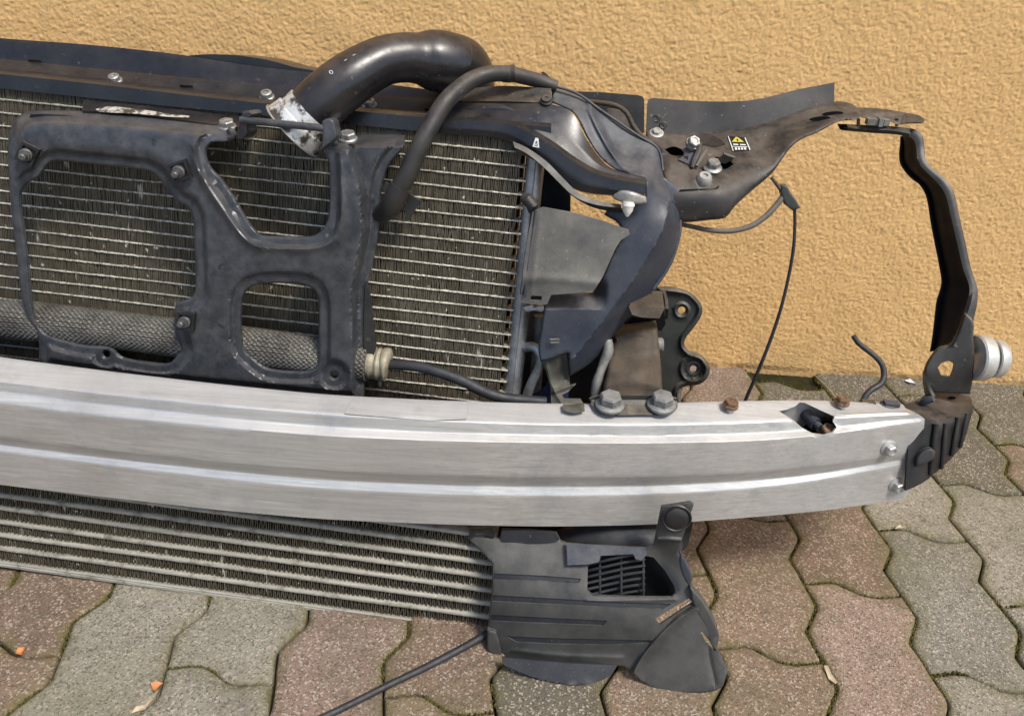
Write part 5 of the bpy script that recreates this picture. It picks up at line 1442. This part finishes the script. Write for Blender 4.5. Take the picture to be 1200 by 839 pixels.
lip = surf('lower_lip', [(588, 770), (640, 775), (690, 778), (724, 779), (714, 792), (697, 799), (676, 802.5), (650, 799), (622, 792), (600, 783), (590, 778)], 0, M_ductdark, duct, t=0.002, step=5, res=4, pos=lambda x, y: atZ(x, y, np.clip(.003 + (800 - y) * .0007 - np.abs(x - 665) * .00006, .002, .03)))
surf('corner_block', [(571, 738), (581, 739), (585, 752), (588, 765), (588, 772), (574, 765), (571, 761)], .018, M_duct, duct, t=0.02, step=4, res=3, fillet=3)
surf('outer_fin', [(797, 646), (806, 662), (811, 675), (809, 688), (803, 680), (797, 664)], .006, M_blueplastic, duct, t=0.004, step=4, res=3, fillet=2)
surf('outer_fin', [(809, 688), (822, 702), (835, 724), (842.5, 744), (840, 758), (832, 752), (826, 735), (812, 706)], .012, M_duct, duct, t=0.010, step=4, res=3, fillet=2)
p = O(np.array(793.0), np.array(606.5), .0185)
v_, f_ = join_geo([lathe_geo(p, FRONT, [(-.002, .0145), (.0012, .0145), (.0020, .0135), (.0008, .0120)], 30), lathe_geo(p + FRONT * .0005, FRONT, [(0, .0112), (.0022, .0108), (.0032, .0090), (.0036, .004)], 26)])
mk('push_rivet', v_, f_, M_cap, duct, 35)
# dark bellows hose between duct and beam
tube('bellows_hose', [(640, 640, .085, 14), (680, 632, .080, 22), (720, 632, .076, 26), (760, 634, .080, 24), (790, 642, .09, 18)], M_cable, duct, seg=24, deform=lambda s, th: 0.0022 * math.sin(s * 75))
surf('shade_backing', [(540, 600), (815, 600), (806, 640), (790, 655), (700, 650), (560, 640)], .10, M_core, duct, t=0.003, step=15, res=8, smooth=False)  # black backing added for the shade between duct and beam

# ================================================================== LOOSE THINGS
# ------------------------------------------------------------------ intake pipe lying over the cross member
ip = thing('intake_pipe', 'thick black bent intake pipe with a flaking silver collar lying over the cross member', 'pipe', O(np.array(400.0), np.array(120.0), .10))
tube('pipe_body', [(352, 145, .088, 27), (366, 131, .088, 28.5), (385, 113, .091, 29), (408, 95, .098, 28.5), (430, 81, .108, 27), (452, 71, .118, 26), (474, 68, .128, 26.5), (490, 69, .136, 27.5), (500, 70, .141, 31.5), (512, 72, .147, 33.5), (528, 75, .155, 33.5), (537, 76.5, .160, 32), (539, 77, .161, 30)], M_pipe, ip, seg=40, step=0.004)
tube('pipe_elbow', [(515, 68, .170, 26), (532, 68, .182, 27), (546, 75, .196, 27), (553, 90, .210, 27), (554, 120, .220, 27)], M_pipe, ip, seg=36, step=0.004)
tube('mould_line', [(519, 40.5, .140, .6), (527, 43, .138, .6), (533, 47, .137, .6), (537, 52, .136, .6)], M_print, ip, seg=6)
a0, a1 = O(np.array([366.0, 343.0]), np.array([131.0, 154.0]), np.array([.088, .085]))
ax_ = (a1 - a0) / np.linalg.norm(a1 - a0); L_ = np.linalg.norm(a1 - a0)
col = lathe('collar', a0, ax_, [(0.000, .0248), (0.000, .0262), (L_ * .45, .0268), (L_ * .5, .0285), (L_ * .62, .0290), (L_ * .85, .0300), (L_ * .98, .0312), (L_ * 1.02, .0305), (L_ * 1.02, .0250), (L_ * .5, .0235)], M_flake, ip, 44)
x_, y_, z_ = frame(ax_)
tube3('collar_rim', [a0 + ax_ * L_ * 1.0 + .0312 * (math.cos(t) * x_ + math.sin(t) * y_) for t in np.linspace(0, 2 * math.pi, 40)], .0010, M_shiny, ip, seg=8, step=.004)
tube('white_mark', [(388 + 2.0 * math.cos(a) + .5 * math.sin(a), 85 + 1.9 * math.sin(a), .0733 - .0003 * math.sin(a), .45) for a in np.linspace(0, 2 * math.pi, 13)], M_print, ip, seg=6)
for x, y in ((405, 70.5), (415, 64.5)):
    tube('white_mark', [(x - 1.4, y + .9, .0755, .4), (x + 1.4, y - .6, .0755, .4)], M_print, ip, seg=6)

# ------------------------------------------------------------------ coolant hose
ch = thing('coolant_hose', 'slim black rubber hose arching from the right corner down over the radiator', 'hose', O(np.array(500.0), np.array(160.0), .08))
tube('hose', [(652, 102, .172, 7), (634, 96, .168, 8), (616, 91, .160, 8.4), (596, 87, .150, 8.6), (574, 87, .138, 9), (553, 94, .126, 9.4), (536, 106, .112, 9.6), (522, 120, .100, 9.8), (509, 140, .092, 10), (498, 160, .086, 10.2), (488, 180, .083, 10.4), (478, 203, .082, 10.8), (468, 222, .083, 11)], M_rubber, ch, seg=24, step=.004)
tube('elbow', [(470, 218, .083, 12), (463, 232, .084, 12.2), (457, 243, .087, 12), (448, 250, .096, 11), (438, 252, .108, 10)], M_rubber, ch, seg=24, step=.003)
tube('cuff', [(604, 85.5, .150, 9.2), (596, 84.9 + 2.1, .150, 9.6), (590, 86.8, .147, 9.2)], M_rubber, ch, seg=22, step=.003)
surf('hose_clip', [(478, 226), (486, 232), (494, 236), (487, 245), (480, 258), (474, 257), (476, 248), (470, 246), (476, 238)], .098, M_cap, ch, t=.004, step=3, res=2.5, smooth=False)
surf('hose_tab', [(452, 213), (457, 216), (454, 226), (448, 226)], .096, M_strut, ch, t=.003, step=3, res=2.5, smooth=False)

# ------------------------------------------------------------------ bonnet release cable
rc = thing('release_cable', 'thin black bonnet release cable hanging from the fender panel down behind the beam', 'cable', O(np.array(930.0), np.array(245.0), .17))
tube('outer_sheath', [(798, 263, .168, 2.6), (812, 266, .166, 2.8), (832, 270, .165, 3), (855, 271, .165, 3.2), (878, 266, .167, 3.4), (897, 254, .170, 3.6), (912, 238, .174, 3.6), (919, 228, .176, 3.4)], M_browncable, rc, seg=12)
tube('inner_cable', [(931, 240, .178, 2.0), (931.5, 262, .180, 2.0), (930, 290, .182, 2.1), (924, 325, .186, 2.1), (915, 362, .190, 2.2), (903, 398, .195, 2.3), (888, 436, .200, 2.4), (874, 468, .205, 2.5), (866, 492, .206, 2.5)], M_cable, rc, seg=10)
tube('ferrule', [(904, 208, .176, 2), (910, 216, .176, 2.2), (918, 226, .176, 2.4)], M_crash, rc, seg=10)
surf('connector', [(917, 218), (922, 217), (926, 225), (934, 236), (938, 244), (929, 247), (921, 241), (917, 232), (915, 224)], .172, M_plate, rc, t=.012, step=3, res=2.5, smooth=False, fillet=1.5)

# ------------------------------------------------------------------ short rubber tube behind the beam
rt = tube('rubber_tube', [(1000, 393.5, 0.205, 3.3), (1006, 402, 0.203, 3.4), (1016, 410, 0.200, 3.5), (1026, 418, 0.197, 3.5), (1034, 428, 0.194, 3.6), (1036, 440, 0.190, 3.8), (1032, 450, 0.185, 4.0), (1022, 456, 0.180, 4.0), (1014, 464, 0.176, 3.8), (1008, 478, 0.170, 3.6)], M_cable, None, seg=14)
tag(rt, 'short curled piece of black rubber tube standing up behind the beam near the strut', 'tube')

# ------------------------------------------------------------------ black cable on the pavers
g_ = lambda x, y, z: atZ(np.array(float(x)), np.array(float(y)), z)
gc = tube3('ground_cable', [g_(600, 725, .012), g_(570, 743, .009), g_(540, 760, .006), g_(500, 781, .0045), g_(460, 800, .004), g_(420, 820, .0045), g_(383, 838, .004), g_(340, 856, .004)], [.0038, .0040, .0040, .0038, .0035, .0034, .0034, .0034], M_cable, None, seg=14)
tag(gc, 'straight black cable lying across the pavers under the end of the intercooler', 'cable')

# ------------------------------------------------------------------ fallen leaves
def leaf(outline, mat, label, z, curl=.004, name='fallen_leaf'):
    P = np.array(outline, float); c = P.mean(0)
    ring = [atZ(np.array(p[0]), np.array(p[1]), z) for p in P]
    mid = [atZ(np.array(c[0] + (p[0] - c[0]) * .45), np.array(c[1] + (p[1] - c[1]) * .45), z) for p in P]
    ctr = atZ(np.array(c[0]), np.array(c[1]), z)
    k = len(P)
    ring = [r + UP * (curl * (0.5 + 0.5 * math.sin(2.2 * i))) for i, r in enumerate(ring)]
    W = ring + mid + [ctr]
    W = np.array(W + [w - UP * .0005 for w in W])
    f = []
    for i in range(k):
        j = (i + 1) % k
        f += [(i, j, k + j, k + i), (k + i, k + j, 2 * k)]
    m_ = 2 * k + 1
    f += [tuple(q + m_ for q in x[::-1]) for x in f]
    f += [(i, (i + 1) % k, (i + 1) % k + m_, i + m_) for i in range(k)]
    o = mk(name, W, f, mat, None, 60)
    return tag(o, label, 'leaf')
leaf([(18.5, 766), (22, 761), (28, 758), (31, 760), (29, 764), (25, 767), (20, 768)], M_leaf, 'tiny orange leaf scrap on the dark paver at the left edge', .0016)
leaf([(177, 801.5), (184, 800.5), (191, 800), (187, 806), (182, 812), (179, 808)], M_leaf, 'tiny orange triangular leaf scrap on a mossy joint below the intercooler', .0022)
leaf([(154, 837), (160, 830), (170, 826), (178, 819), (179, 822), (170, 831), (160, 836)], M_paleleaf, 'narrow curled brown leaf stuck in a joint at the lower left', -.001)
leaf([(965, 781), (969, 782), (975, 790), (981, 801), (978, 803), (971, 795)], M_paleleaf, 'slim pale dry leaf lying in the joint between two red pavers', .0020)
leaf([(1048, 620.5), (1053, 617), (1057, 617), (1061, 619.5), (1054, 620)], M_paleleaf, 'tiny pale straw in the joint below the beam end', .0016)
leaf([(1060, 447), (1066, 446), (1072, 449), (1074, 451), (1066, 450)], M_print, 'small white paper scrap on the paver near the wall', .0016)
st_ = tube3('dry_straw', [g_(955, 440, .002), g_(968, 452, .012), g_(980, 466, .02), g_(990, 478, .022)], .0006, M_paleleaf, None, seg=6)
tag(st_, 'thin dry grass stalk leaning behind the notch of the beam', 'straw')
